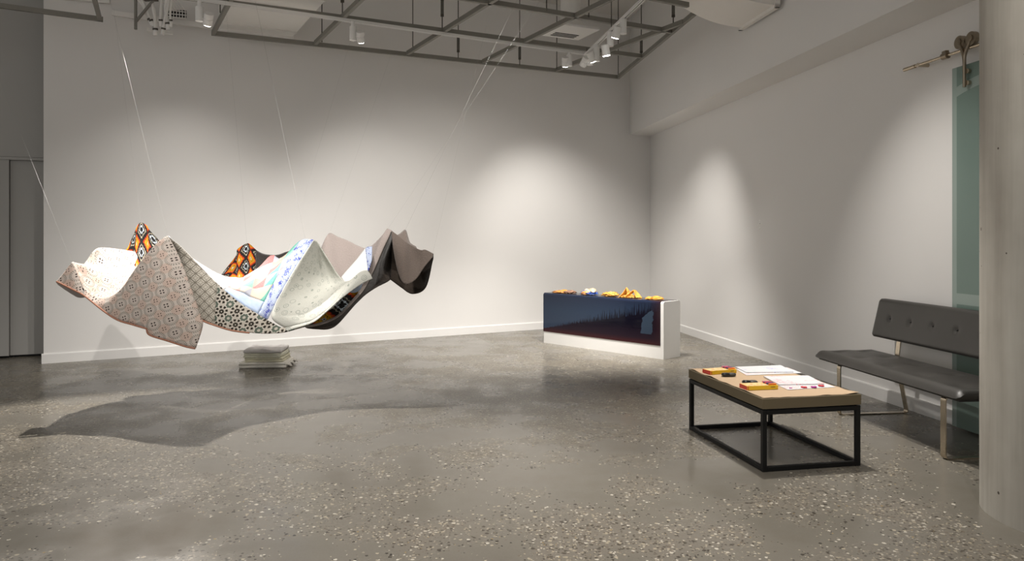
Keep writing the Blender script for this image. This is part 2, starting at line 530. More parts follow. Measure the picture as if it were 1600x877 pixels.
# flat tan pair
t = thing('folded_leather', 'flat tan and brown leather piece at the left end of the plinth top', 'folded leather', plinth_pt(884, 0.15), prot, LG)
bm = bmesh.new(); crumple(bm, (-0.07, 0, 0), (0.12, 0.09, 0.022), 1, 0.5); obj('flap', bm, M['lea_t'], t, True)
bm = bmesh.new(); sheetfold(bm, [(-0.16, -0.08, 0.006), (-0.10, -0.09, 0.020), (-0.03, -0.09, 0.012), (0.05, -0.08, 0.024)], [(-0.13, 0.05, 0.012), (-0.09, 0.04, 0.040), (-0.02, 0.03, 0.045), (0.05, 0.03, 0.030)]); obj('leaf', bm, M['lea_o'], t)
bm = bmesh.new(); crumple(bm, (0.09, -0.01, 0), (0.075, 0.07, 0.028), 2, 0.5); o = obj('cuff', bm, M['lea_b'], t, True); o['label'] = 'dark brown cuff'
# cream and blue bundle
t = thing('folded_leather', 'cream bundle with blue beadwork, second from the left on the plinth', 'folded leather', plinth_pt(921, 0.15), prot, LG)
bm = bmesh.new(); crumple(bm, (-0.01, 0, 0), (0.105, 0.08, 0.038), 3, 0.5); o = obj('beaded_base', bm, M['blue_bead'], t, True); o['label'] = 'blue beaded lower part'
bm = bmesh.new()
for i, (x, y, s) in enumerate(((-0.045, 0.0, 0.036), (0.01, 0.02, 0.036), (0.065, -0.01, 0.045), (0.02, -0.045, 0.03))): crumple(bm, (x, y, 0.035), (s * 1.1, s, s * 0.95), 4 + i, 0.3, sub=3)
obj('cream_roll', bm, M['lea_c'], t, True)
bm = bmesh.new(); crumple(bm, (-0.02, -0.07, 0.0), (0.06, 0.03, 0.04), 9, 0.3, sub=3); obj('tan_edge', bm, M['lea_t'], t, True)
# low yellow heap
t = thing('folded_leather', 'low yellow crumpled leather heap in the middle of the plinth top', 'folded leather', plinth_pt(954, 0.15), prot, LG)
bm = bmesh.new(); crumple(bm, (0, 0, 0), (0.085, 0.07, 0.034), 12, 0.7, freq=2.8); obj('body', bm, M['lea_y'], t, True)
bm = bmesh.new()
sheetfold(bm, [(-0.11, -0.07, 0.008), (-0.05, -0.08, 0.025), (0.0, -0.07, 0.018), (0.04, -0.08, 0.04), (0.10, -0.06, 0.02)], [(-0.09, 0.02, 0.012), (-0.04, 0.0, 0.05), (0.01, 0.0, 0.065), (0.05, 0.0, 0.045), (0.08, 0.0, 0.05)])
obj('flap', bm, M['lea_y'], t)
# yellow piece with two peaks
t = thing('folded_leather', 'yellow leather piece standing in two pointed folds on the plinth', 'folded leather', plinth_pt(983, 0.15), prot, LG)
bm = bmesh.new(); crumple(bm, (0, 0, 0), (0.105, 0.08, 0.022), 15, 0.5, freq=2.6); obj('body', bm, M['lea_y'], t, True)
bm = bmesh.new()
sheetfold(bm, [(-0.13, -0.06, 0.0), (-0.075, -0.04, 0.06), (-0.045, 0, 0.135), (-0.01, -0.03, 0.06), (0.03, -0.06, 0.012)], [(-0.10, 0.07, 0.0), (-0.07, 0.05, 0.05), (-0.045, 0.015, 0.125), (0.0, 0.05, 0.05), (0.05, 0.06, 0.0)], 0.010)
obj('left_fold', bm, M['lea_y'], t)
bm = bmesh.new()
sheetfold(bm, [(-0.03, -0.09, 0.004), (0.03, -0.07, 0.055), (0.085, -0.02, 0.105), (0.12, -0.03, 0.05), (0.16, -0.06, 0.012)], [(-0.01, -0.04, 0.004), (0.04, -0.01, 0.05), (0.09, 0.02, 0.10), (0.13, 0.05, 0.045), (0.17, 0.05, 0.0)], 0.012)
obj('right_fold', bm, M['lea_y'], t)
# orange roll
t = thing('folded_leather', 'rolled orange leather piece at the right end of the plinth top', 'folded leather', plinth_pt(1024, 0.13), prot, LG)
bm = bmesh.new(); crumple(bm, (0.03, 0, 0), (0.078, 0.045, 0.034), 21, 0.25); obj('roll', bm, M['lea_o'], t, True)
bm = bmesh.new(); crumple(bm, (-0.07, -0.02, 0), (0.045, 0.045, 0.024), 23, 0.4); obj('flap', bm, M['lea_o'], t, True)

# ------------------------------------------------------------------ coffee table
n0 = on_z(1192, 738.5, 0); l0 = on_z(1074.5, 671.0, 0); r0 = on_z(1346, 728.5, 0)
tx = (r0 - n0).normalized(); TW = (r0 - n0).length
ty = Vector((-tx.y, tx.x, 0)); TL = (l0 - n0).length
tl_dir = (l0 - n0).normalized()
ang = math.atan2(tx.y, tx.x)
# squared up: mean of the two edge directions
ang2 = math.atan2(tl_dir.y, tl_dir.x) - PI / 2
ang = (ang + ang2) / 2
TH = 0.398
table = thing('coffee_table', 'low coffee table with a kraft paper covered top on a black cube frame', 'table', n0, ang)
s = 0.030
def leg(x, y):
    bm = bmesh.new(); bevbox(bm, (x, y, TH / 2), (s, s, TH), 0.002, 1); obj('leg', bm, M['black_metal'], table)
for x, y in ((s / 2, s / 2), (TW - s / 2, s / 2), (s / 2, TL - s / 2), (TW - s / 2, TL - s / 2)): leg(x, y)
for z in (s / 2 + 0.001, TH - s / 2 - 0.001):
    for x in (s / 2, TW - s / 2):
        bm = bmesh.new(); bevbox(bm, (x, TL / 2, z), (s * .98, TL - 2 * s, s * .98), 0.002, 1); obj('rail', bm, M['black_metal'], table)
    for y in (s / 2, TL - s / 2):
        bm = bmesh.new(); bevbox(bm, (TW / 2, y, z), (TW - 2 * s, s * .98, s * .98), 0.002, 1); obj('rail', bm, M['black_metal'], table)
M['kraft'] = plain('kraft_paper', (0.50, 0.36, 0.23), 0.75, var=0.05, scale=5)
M['kraft_shaded'] = plain('kraft_paper_shaded', (0.140, 0.110, 0.063), 0.8, var=0.05, scale=5)  # same kraft paper, darkened to paint the shade on the sides
SLAB0, SLAB1 = TH + 0.006, TH + 0.074
bm = bmesh.new(); box(bm, (TW / 2, TL / 2, (TH + SLAB0) / 2), (TW - 0.06, TL - 0.06, SLAB0 - TH)); obj('spacer', bm, M['black'], table)
bm = bmesh.new(); bevbox(bm, (TW / 2, TL / 2, (SLAB0 + SLAB1) / 2), (TW + 0.006, TL + 0.006, SLAB1 - SLAB0), 0.003, 2)
obj('tabletop', bm, M['kraft_shaded'], table)
# loose sheet of kraft paper with an uneven edge, curled at two corners
bm = bmesh.new(); nx, ny = 24, 36; grid = []
for j in range(ny + 1):
    row = []
    for i in range(nx + 1):
        fx, fy = i / nx, j / ny
        e = 0.004 * noise.noise((fx * 6, fy * 9, 1.3)) * 2
        x = 0.006 + fx * (TW - 0.012); y = 0.006 + fy * (TL - 0.012)
        if i == 0: x += 0.006 * noise.noise((fy * 9, 0, 0)) - 0.001
        if j == 0: y += 0.006 * noise.noise((fx * 9, 4, 0))
        lift = 0.0015 + 0.001 * noise.noise((fx * 3, fy * 4, 0))
        edge = min(fx, 1 - fx) * TW; edgey = min(fy, 1 - fy) * TL
        k = min(edge, edgey)
        if k < 0.03: lift += 0.0045 * max(0, noise.noise((fx * 7, fy * 8, 5))) * (1 - k / 0.03) * 2
        if fx < 0.03: lift += 0.005 * max(0.0, 0.4 + noise.noise((fy * 7, 2.2, 0)) * 1.6)
        c = max(0, 1 - math.hypot((1 - fx) * TW, fy * TL) / 0.12); lift += 0.012 * c * c
        row.append(bm.verts.new((x, y, SLAB1 + max(0.0008, lift))))
    grid.append(row)
for j in range(ny):
    for i in range(nx): bm.faces.new((grid[j][i], grid[j][i + 1], grid[j + 1][i + 1], grid[j + 1][i]))
o = obj('kraft_sheet', bm, M['kraft'], table, True)
md = o.modifiers.new('thick', 'SOLIDIFY'); md.thickness = 0.0012; md.offset = 1
TTOP = SLAB1 + 0.0044
def on_table(u, v): return on_z(u, v, TTOP)

# crayon boxes
M['yel'] = plain('box_yellow', (0.80, 0.52, 0.02), 0.4, var=0.04)
M['red'] = plain('box_red', (0.62, 0.05, 0.03), 0.4, var=0.05)
def top_print():
    n = N('box_top_print', 0.4); x, y, z = n.objc()
    k = n.noise(n.vec(x * 40, y * 60, 0), 1.0, 2)
    c = n.ramp(k, [(0.0, (0.75, 0.30, 0.10)), (0.42, (0.86, 0.62, 0.28)), (0.6, (0.86, 0.72, 0.42)), (0.68, (0.55, 0.10, 0.06))], 'CONSTANT')
    n.color(c); return n.m
M['boxtop'] = top_print()
CR = [plain('crayon_' + k, c, 0.4) for k, c in (('red', (0.70, 0.04, 0.03)), ('orange', (0.80, 0.20, 0.03)), ('purple', (0.12, 0.03, 0.20)), ('navy', (0.02, 0.03, 0.10)), ('pink', (0.75, 0.18, 0.30)))]
def crayon_box(p, q, label):
    a = on_table(*p); b = on_table(*q)
    L = (b - a).length; rot = math.atan2(b.y - a.y, b.x - a.x)
    t = thing('crayon_box', label, 'crayon box', a, rot, 'crayon boxes on the table')
    w, h = 0.105, 0.028
    bm = bmesh.new(); bevbox(bm, (L * 0.5, w / 2, h / 2), (L, w, h), 0.0015, 1); obj('carton', bm, M['yel'], t)
    bm = bmesh.new(); box(bm, (-0.0008, w / 2, h / 2), (0.002, w * 0.98, h * 0.96)); o = obj('end_panel', bm, M['red'], t); o['label'] = 'red end panel'
    bm = bmesh.new(); box(bm, (L * 0.36, w / 2, h + 0.0006), (L * 0.70, w * 0.98, 0.0014)); o = obj('lid_panel', bm, M['boxtop'], t); o['label'] = 'printed lid'
    bm = bmesh.new()
    for sx in (0.03,): box(bm, (L * 0.03, -0.0006, h / 2), (0.005, 0.0016, h * .9))
    obj('edge_band', bm, M['red'], t)
    bm = bmesh.new(); box(bm, (L * 0.83, -0.0008, h * 0.6), (L * 0.14, 0.0012, h * 0.12)); obj('print_bar', bm, M['black'], t)
    for k in range(6):
        bm = bmesh.new(); y = 0.012 + k * 0.016
        tube(bm, [(L * 0.72, y, h + 0.006), (L * 0.93, y, h + 0.006), (L * 0.98, y, h + 0.005)], [0.0068, 0.0068, 0.002], 10)
        obj('crayon', bm, CR[(1, 3, 2, 0, 3, 4)[k]], t)
crayon_box((1110.5, 586), (1151, 583), 'yellow crayon box with red end, the farther of the two on the table')
crayon_box((1167.5, 610.5), (1216, 608.5), 'yellow crayon box with red end, nearer the front corner of the table')
# small glossy black oval cases
M['gloss_black'] = plain('gloss_black', (0.012, 0.012, 0.012), 0.12, var=0.1)
M['dark_grey'] = plain('soft_dark_grey', (0.045, 0.043, 0.04), 0.5)
def oval_case(u, v, rot, label):
    t = thing('oval_case', label, 'oval case', on_table(u, v), rot, 'black oval cases on the table')
    for nm, cx, m in (('shell', -0.022, M['gloss_black']), ('cap', 0.022, M['dark_grey'])):
        bm = bmesh.new(); r = bmesh.ops.create_uvsphere(bm, u_segments=24, v_segments=14, radius=1)
        for vtx in bm.verts:
            c = vtx.co
            f = lambda q: math.copysign(abs(q) ** 0.7, q)
            vtx.co = Vector((f(c.x) * 0.032 + cx, f(c.y) * 0.026, f(c.z) * 0.0135 + 0.0135))
        obj(nm, bm, m, t, True)
oval_case(1138.5, 588.3, 0.10, 'glossy black oval case in front of the farther crayon box')
oval_case(1171.5, 600.3, -0.05, 'glossy black oval case behind the nearer crayon box')

# paper
def paper_mat(name, seed, c1, c2):
    n = N(name, 0.7); x, y, z = n.objc()
    k = n.noise(n.vec(x * 16 + seed, y * 30, 0), 1.0, 4, 0.7)
    m1 = n.noise(n.vec(x * 5 + seed, y * 9, 2.0), 1.0, 2)
    ln_ = (k - 0.5).abs().lt(0.014) * m1.gt(0.55)
    ln2 = (k - 0.58).abs().lt(0.012) * m1.lt(0.42)
    c = n.mix(ln_ * 0.85, (0.66, 0.655, 0.67), c1); c = n.mix(ln2 * 0.85, c, c2)
    n.color(c); return n.m
M['pap1'] = paper_mat('drawn_paper_blue', 3.0, (0.15, 0.22, 0.60), (0.25, 0.60, 0.50))
M['pap2'] = paper_mat('drawn_paper_red', 9.0, (0.80, 0.10, 0.12), (0.50, 0.55, 0.50))
M['pap3'] = paper_mat('drawn_paper_pink', 17.0, (0.85, 0.35, 0.30), (0.65, 0.60, 0.65))
def paper(pts, z, th_, mat, label, name='paper_sheet', group='papers on the table'):
    P3 = [on_z(u, v, TTOP + z) for u, v in pts]
    c = sum(P3, Vector()) / 4
    rot = math.atan2(P3[1].y - P3[0].y, P3[1].x - P3[0].x)
    mi = Matrix.Rotation(-rot, 3, 'Z')
    q = [mi @ (p - c) for p in P3]
    bm = bmesh.new(); n = 8; g = []
    for j in range(n + 1):
        row = []
        for i in range(n + 1):
            a = q[0].lerp(q[1], i / n); b = q[3].lerp(q[2], i / n); p = a.lerp(b, j / n)
            row.append((p.x, p.y))
        g.append(row)
    top = [[bm.verts.new((x, y, th_)) for x, y in row] for row in g]
    bot = [[bm.verts.new((x, y, 0)) for x, y in row] for row in g]
    for j in range(n):
        for i in range(n):
            bm.faces.new((top[j][i], top[j][i + 1], top[j + 1][i + 1], top[j + 1][i]))
            bm.faces.new((bot[j][i], bot[j + 1][i], bot[j + 1][i + 1], bot[j][i + 1]))
    for i in range(n):
        for A, B_, C_, D in ((top[0][i], top[0][i + 1], bot[0][i + 1], bot[0][i]), (top[n][i + 1], top[n][i], bot[n][i], bot[n][i + 1])): bm.faces.new((A, D, C_, B_))
        for A, B_, C_, D in ((top[i][0], top[i + 1][0], bot[i + 1][0], bot[i][0]), (top[i + 1][n], top[i][n], bot[i][n], bot[i + 1][n])): bm.faces.new((A, D, C_, B_))
    o = obj(name, bm, mat)
    o.location = (c.x, c.y, TTOP + z); o.rotation_euler = (0, 0, rot)
    return tag(o, label, 'paper', group)
paper([(1166, 586.8), (1253, 583.3), (1230, 574.5), (1150, 577)], 0.000, 0.0010, M['pap3'], 'pale drawing sheet lying under the farther paper pad')
paper([(1166, 583.0), (1240, 582.5), (1220, 571.8), (1149, 574.5)], 0.0014, 0.006, M['pap1'], 'farther white paper pad with faint blue drawing')
paper([(1231, 609.5), (1306, 605.2), (1284, 597.5), (1208, 599)], 0.000, 0.0010, M['pap3'], 'white sheet with red and purple pieces under the nearer pad')
paper([(1217, 602.6), (1288, 601.3), (1263, 588.5), (1193, 589.5)], 0.0014, 0.008, M['pap2'], 'nearer white paper pad with a small red drawing')
M['wax_r'] = plain('red_wax', (0.62, 0.03, 0.05), 0.25); M['wax_m'] = plain('magenta_wax', (0.42, 0.02, 0.28), 0.25)
def wax(u, v, s_, m, label):
    t = on_table(u, v); t.z += 0.0012
    bm = bmesh.new()
    for dx in (-0.45, 0.45):
        r = bmesh.ops.create_uvsphere(bm, u_segments=12, v_segments=8, radius=1)
        bmesh.ops.transform(bm, matrix=Matrix.Translation((dx * s_, 0.15 * s_, 0.30 * s_)) @ Matrix.Diagonal((0.62 * s_, 0.62 * s_, 0.30 * s_, 1)), verts=r['verts'])
    r = bmesh.ops.create_cone(bm, cap_ends=True, segments=12, radius1=0.85 * s_, radius2=0.0, depth=1.5 * s_)
    bmesh.ops.transform(bm, matrix=Matrix.Translation((0, -0.45 * s_, 0.28 * s_)) @ Matrix.Rotation(PI / 2, 4, 'X') @ Matrix.Diagonal((1, 0.32, 0.8, 1)), verts=r['verts'])
    o = obj('wax_heart', bm, m, None, True); o.location = t; o.rotation_euler = (0, 0, random.uniform(-.6, .6))
    tag(o, label, 'wax piece', 'red and purple wax pieces')
wax(1235.5, 607.4, 0.010, M['wax_m'], 'smallest magenta wax piece, leftmost on the white sheet')
wax(1256, 606.8, 0.020, M['wax_r'], 'red wax piece left of the larger magenta one')
wax(1272, 606.6, 0.020, M['wax_m'], 'larger magenta wax piece between two red ones')
wax(1283, 604.6, 0.020, M['wax_r'], 'red wax piece at the right edge of the white sheet')

# ------------------------------------------------------------------ bench
def leather_black():
    n = N('black_upholstery', 0.42, spec=0.5); n.objc()
    k = n.noise(n.oc, 3, 3)
    n.color(n.mix(k, (0.034, 0.032, 0.029), (0.046, 0.043, 0.039))).bump(n.noise(n.oc, 160, 2), 0.12, 0.002)
    return n.m
M['uph'] = leather_black()
bd = Vector((0.118, -0.993, 0)).normalized()
# local: +y away from the camera along the bench, +x to the wall
brot = math.atan2((-bd).y, (-bd).x) - PI / 2
fr = Vector((2.913, 5.0, 0))
bench = thing('bench', 'black upholstered bench with buttoned back and flat metal sled legs by the right wall', 'bench', fr, brot)
Y0, Y1, SD = -0.19, 1.60, 0.56
def cushion(bm, y0, y1, prof, buttons, upright, nlen=90, round_end=0.05):
    """prof: closed list of (x, z, nx, nz); dent on top points"""
    rings = []
    for j in range(nlen + 1):
        y = y0 + (y1 - y0) * j / nlen
        e = min(y - y0, y1 - y)
        k = 1.0 if e >= round_end else math.sqrt(max(0.0, 1 - (1 - e / round_end) ** 2))
        ring = []
        for (x, z, nx_, nz_, w) in prof:
            cxm, czm = CEN
            kk = 0.35 + 0.65 * k
            ka, kb = (kk, 0.965 + 0.035 * k) if upright else (0.93 + 0.07 * k, kk)
            px = cxm + (x - cxm) * ka if not upright else x + 0.030 * (1 - k) * w; pz = czm + (z - czm) * kb
            dd = 0
            for bx, bz, by, rad, dep in buttons:
                r2_ = ((px - bx) ** 2 + (pz - bz) ** 2 + (y - by) ** 2) / rad ** 2
                dd += dep * math.exp(-r2_ * 2.0)
            ring.append(bm.verts.new((px - nx_ * dd * w, y, pz - nz_ * dd * w)))
        rings.append(ring)
    n = len(prof)
    for j in range(nlen):
        for i in range(n): bm.faces.new((rings[j][i], rings[j][(i + 1) % n], rings[j + 1][(i + 1) % n], rings[j + 1][i]))
    bm.faces.new(rings[0]); bm.faces.new(rings[-1][::-1])
# seat
prof = []
XA = -0.02; NSEG = 30
for k in range(NSEG + 1):
    f = k / NSEG; x = XA + SD * f
    z = 0.505 - 0.050 * max(0, (0.10 - f) / 0.10) ** 2 - 0.02 * max(0, (f - 0.93) / 0.07) ** 2
    prof.append((x, z, 0, 1, 1))
prof += [(XA + SD, 0.46, 0, 1, 0), (XA + SD - 0.02, 0.435, 0, 1, 0), (XA + 0.03, 0.430, 0, 1, 0), (XA - 0.004, 0.446, 0, 1, 0)]
CEN = (XA + SD / 2, 0.47)
btn = []
for by in (-0.02, 0.38, 0.78, 1.18, 1.50)[:5]:
    for bx in (0.14, 0.38): btn.append((bx, 0.505, by, 0.09, 0.016))
bm = bmesh.new(); cushion(bm, Y0, Y1, prof, btn, 0)
auto_smooth(obj('seat', bm, M['uph'], bench), 50)
bm = bmesh.new(); bevbox(bm, (XA + SD / 2, (Y0 + Y1) / 2, 0.433), (SD - 0.06, Y1 - Y0 - 0.05, 0.018), 0.004, 1); obj('seat_board', bm, M['black'], bench)
# backrest, leaning back
prof = []
zb, zt = 0.630, 0.965
xb, xt = 0.475, 0.555
for k in range(NSEG + 1):
    f = k / NSEG; z = zb + (zt - zb) * f; x = xb + (xt - xb) * f
    rnd = 0.018 * (max(0, (0.08 - f) / 0.08) ** 2 + max(0, (f - 0.92) / 0.08) ** 2)
    prof.append((x + rnd, z, -0.97, 0.24, 1))
for k in range(3):
    f = 1 - k / 2; prof.append((xb + (xt - xb) * f + 0.055, zb + (zt - zb) * f + (0.0 if f else 0.0), 0, 0, 0))
CEN = ((xb + xt) / 2 + 0.02, (zb + zt) / 2)
zm = zb + 0.175; xm = xb + (xt - xb) * 0.5
ybt = [Y1 - 0.27 - 0.27 * k for k in range(6)]
btn = [(xm, zm, y, 0.034, 0.014) for y in ybt] + [(xm, zm, Y0 + (Y1 - Y0) * k / 60, 0.010, 0.0009) for k in range(61)]
bm = bmesh.new(); cushion(bm, Y0, Y1 - 0.06, prof, btn, 1, 150, 0.03)
back = auto_smooth(obj('backrest', bm, M['uph'], bench), 50)
for y in ybt:
    bm = bmesh.new(); bmesh.ops.create_uvsphere(bm, u_segments=12, v_segments=8, radius=0.007)
    o = obj('button', bm, M['black'], back); o.location = (xm + 0.012, y, zm)
# sled legs
for y in (0.0, 1.27):
    pts = fillet([(0.02, y, 0.432), (0.0, y, 0.425), (0.0, y, 0.0045), (0.635, y, 0.0045), (0.500, y, 0.43), (0.560, y, 0.80)], 0.012, 3)
    pts = fillet([(0.09, y, 0.425), (0.02, y, 0.425), (0.02, y, 0.0045), (0.640, y, 0.0045), (0.548, y, 0.45), (0.590, y, 0.80)], 0.03, 6)
    bm = bmesh.new(); flatbar(bm, pts, 0.050, 0.009, (0, 1, 0)); obj('sled_leg', bm, M['brass'], bench)

# ------------------------------------------------------------------ sliding glass door with rail
M_door = N('frosted_glass', 0.22, spec=0.5)
x, y, z = M_door.objc()
yy = y
zarc = z - (2.575 + (0.30 - (y - 0.40) * (y - 0.40)).max(0.0) * 0.45)
ring = zarc.abs().lt(0.038)
barb = z.gt(0.985) * z.lt(1.07)
edge = y.lt(0.05)
light = ring.max(barb).max(edge)
grad = M_door.noise(M_door.oc, 1.2, 2)
base = M_door.mix(grad, (0.17, 0.25, 0.22), (0.23, 0.31, 0.275))
M_door.color(M_door.mix(light, base, (0.34, 0.42, 0.385)))
M_door.b.inputs['Transmission Weight'].default_value = 0.25
M_door.b.inputs['IOR'].default_value = 1.45
gp = RW(5.86, 0.07)
grot = math.atan2(rd.y, rd.x) - PI / 2       # local +y runs along the wall towards the camera
door = thing('glass_door', 'frosted green glass sliding door hung on a round rail, behind the column', 'sliding door', gp, grot)
bm = bmesh.new(); bevbox(bm, (0, 0.55, 1.432), (0.012, 1.10, 2.836), 0.002, 1); obj('glass_panel', bm, M_door.m, door)
# hanger: two rollers, forked strap, bolts
hb = 0.165
sd = -1.0 if (Matrix.Rotation(grot, 3, 'Z') @ Vector((1, 0, 0))).dot(rn) < 0 else 1.0   # local x sign pointing into the room
ZR = 2.965
for hbx, nm in ((hb, 'hanger'), (0.93, 'hanger')):
    bm = bmesh.new()
    tube(bm, fillet([(sd * 0.034, hbx, 2.67), (sd * 0.034, hbx, 2.90), (sd * 0.034, hbx - 0.055, 3.03)], 0.05, 5), 0.013, 10)
    tube(bm, fillet([(sd * 0.034, hbx, 2.86), (sd * 0.034, hbx, 2.91), (sd * 0.034, hbx + 0.065, 3.03)], 0.03, 5), 0.013, 10)
    h = obj(nm, bm, M['bronze'], door)
    for yy_ in (hbx - 0.055, hbx + 0.065):
        bm = bmesh.new(); cyl(bm, (sd * 0.002, yy_, 3.03), (sd * 0.036, yy_, 3.03), 0.052, 28); cyl(bm, (sd * 0.030, yy_, 3.03), (sd * 0.045, yy_, 3.03), 0.025, 20)
        auto_smooth(obj('roller', bm, M['bronze'], h))
    for zz in (2.70, 2.79):
        bm = bmesh.new(); cyl(bm, (sd * 0.008, hbx + 0.022, zz), (sd * 0.030, hbx + 0.022, zz), 0.019, 16); auto_smooth(obj('bolt', bm, M['brass'], h))
ra_, rb_ = RW(6.38, 0.09), RW(3.9, 0.09)
rail = thing('door_rail', 'round brushed metal door rail fixed high on the right wall', 'rail', (ra_.x, ra_.y, ZR))
va = Vector((0, 0, 0)); vb = Vector((rb_.x - ra_.x, rb_.y - ra_.y, 0)); vd = vb.normalized()
bm = bmesh.new(); cyl(bm, va + vd * 0.10, vb, 0.0125, 18); auto_smooth(obj('bar', bm, M['brass'], rail))
bm = bmesh.new(); cyl(bm, va - vd * 0.02, va + vd * 0.12, 0.0165, 18); auto_smooth(obj('end_cap', bm, M['brass'], rail))
for k in (0.16, 1.45):
    q = va + vd * k
    bm = bmesh.new(); cyl(bm, q - rn * 0.092, q + rn * 0.012, 0.016, 16); auto_smooth(obj('wall_bracket', bm, M['brass'], rail))
q = va + vd * 0.47
bm = bmesh.new(); cyl(bm, q - vd * 0.03, q + vd * 0.03, 0.026, 20); box(bm, q + Vector((0, 0, 0.02)), (0.03, 0.05, 0.04)); auto_smooth(obj('end_stop', bm, M['bronze'], rail))

# ------------------------------------------------------------------ suspended steel grid
ZG = 4.10
grid = thing('ceiling_grid', 'suspended grey steel ceiling grid with hanger rods above the gallery', 'ceiling grid', (0, 0, 0))
def G(u, v, z=ZG): return on_z(u, v, z)
def bar(p, q, ext0=0.0, ext1=0.0, z=ZG):
    a, b = G(*p, z), G(*q, z); d = (b - a).normalized()
    a -= d * ext0; b += d * ext1
    bm = bmesh.new(); beam(bm, a, b, 0.042, 0.055); 
    return obj('grid_bar', bm, M['steel'], grid)
bar((333, 52), (966, 120.5), 0.02, 0.02)
bar((0, 9), (158, 30), 3.0, 0.02)
bar((300, -3), (1003, 88), 3.0, 0.0)
bar((765, 3.5), (1049, 49), 3.2, 0.0)
bar((1016, -4), (1075, 8), 3.0, 0.0)
for p, q in (((333, 52), (360, 0)), ((493, 67), (563, 0)), ((637, 83), (770, 0)), ((755, 96), (903, 23)), ((870, 109), (1068, 34)), ((156, 30), (148, 0))):
    bar(p, q, 0, 0.0 if p[0] == 870 else 3.0)
bar((966, 120.5), (1086, 20), 0.02, 0.0)
# hanger rods
def rod(u, v, buckle=None):
    p = G(u, v); 
    bm = bmesh.new(); cyl(bm, p, (p.x, p.y, ZC), 0.007, 8)
    r_ = obj('hanger_rod', bm, M['rod'], grid)
    if buckle:
        z = buckle
        bm = bmesh.new()
        for dx in (-0.014, 0.014): cyl(bm, (p.x + dx, p.y, z - 0.10), (p.x + dx, p.y, z + 0.10), 0.006, 8)
        for dz in (-0.10, 0.10): box(bm, (p.x, p.y, z + dz), (0.040, 0.022, 0.03))
        obj('turnbuckle', bm, M['rod'], r_)
for u, v, b_ in ((503, 66, None), (645, 83, None), (535, 26, 4.38), (691, 49, 4.40), (716, 91, 4.30), (812, 102, 4.30), (966, 120, None), (1002, 90, 4.28), (1052, 44, 4.35), (870, 108, None), (344, 20, 4.38), (854, 17, 4.40), (920, 27, None)):
    rod(u, v, b_)
p = G(966, 120)
bm = bmesh.new(); box(bm, (p.x, p.y, ZC - 0.02), (0.16, 0.16, 0.04)); obj('anchor_plate', bm, M['rod'], grid)

# ------------------------------------------------------------------ lighting tracks and spotlights
ZT = ZG - 0.0275 - 0.018
a = G(160, -22, ZT); b = G(917, 84.5, ZT)
def track(a, b, label):
    t = thing('lighting_track', label, 'lighting track', a, 0, 'lighting tracks')
    d = (b - a); dn = d.normalized(); side = Vector((-dn.y, dn.x, 0))
    bm = bmesh.new(); beam(bm, Vector((0, 0, 0.012)), d + Vector((0, 0, 0.012)), 0.038, 0.012); obj('channel_back', bm, M['white_metal'], t)
    for s_ in (-1, 1):
        bm = bmesh.new(); beam(bm, side * s_ * 0.0145 + Vector((0, 0, -0.004)), d + side * s_ * 0.0145 + Vector((0, 0, -0.004)), 0.011, 0.024); obj('channel_side', bm, M['white_metal'], t)
    bm = bmesh.new(); beam(bm, Vector((0, 0, 0.004)), d + Vector((0, 0, 0.004)), 0.014, 0.004); o = obj('conductor_slot', bm, M['black'], t); o['label'] = 'black slot'
    return t
track(a, b, 'white lighting track running along the steel grid parallel to the back wall')
tdir1 = (b - a).normalized()
ZT2 = ZG - 0.11
a2 = on_z(1010, -6, ZT2); b2 = on_z(914, 87, ZT2)
trk2 = track(a2, b2, 'white lighting track with a row of spotlights near the bulkhead')
for k in (0.04, 0.5, 0.9):
    q = a2.lerp(b2, 1 - k); bm = bmesh.new(); cyl(bm, q + Vector((0, 0, 0.018)) - a2, Vector((q.x, q.y, ZG - 0.03 if k < .1 else ZC - 0.004)) - a2, 0.006, 8)
    obj('hanger', bm, M['rod'], trk2)

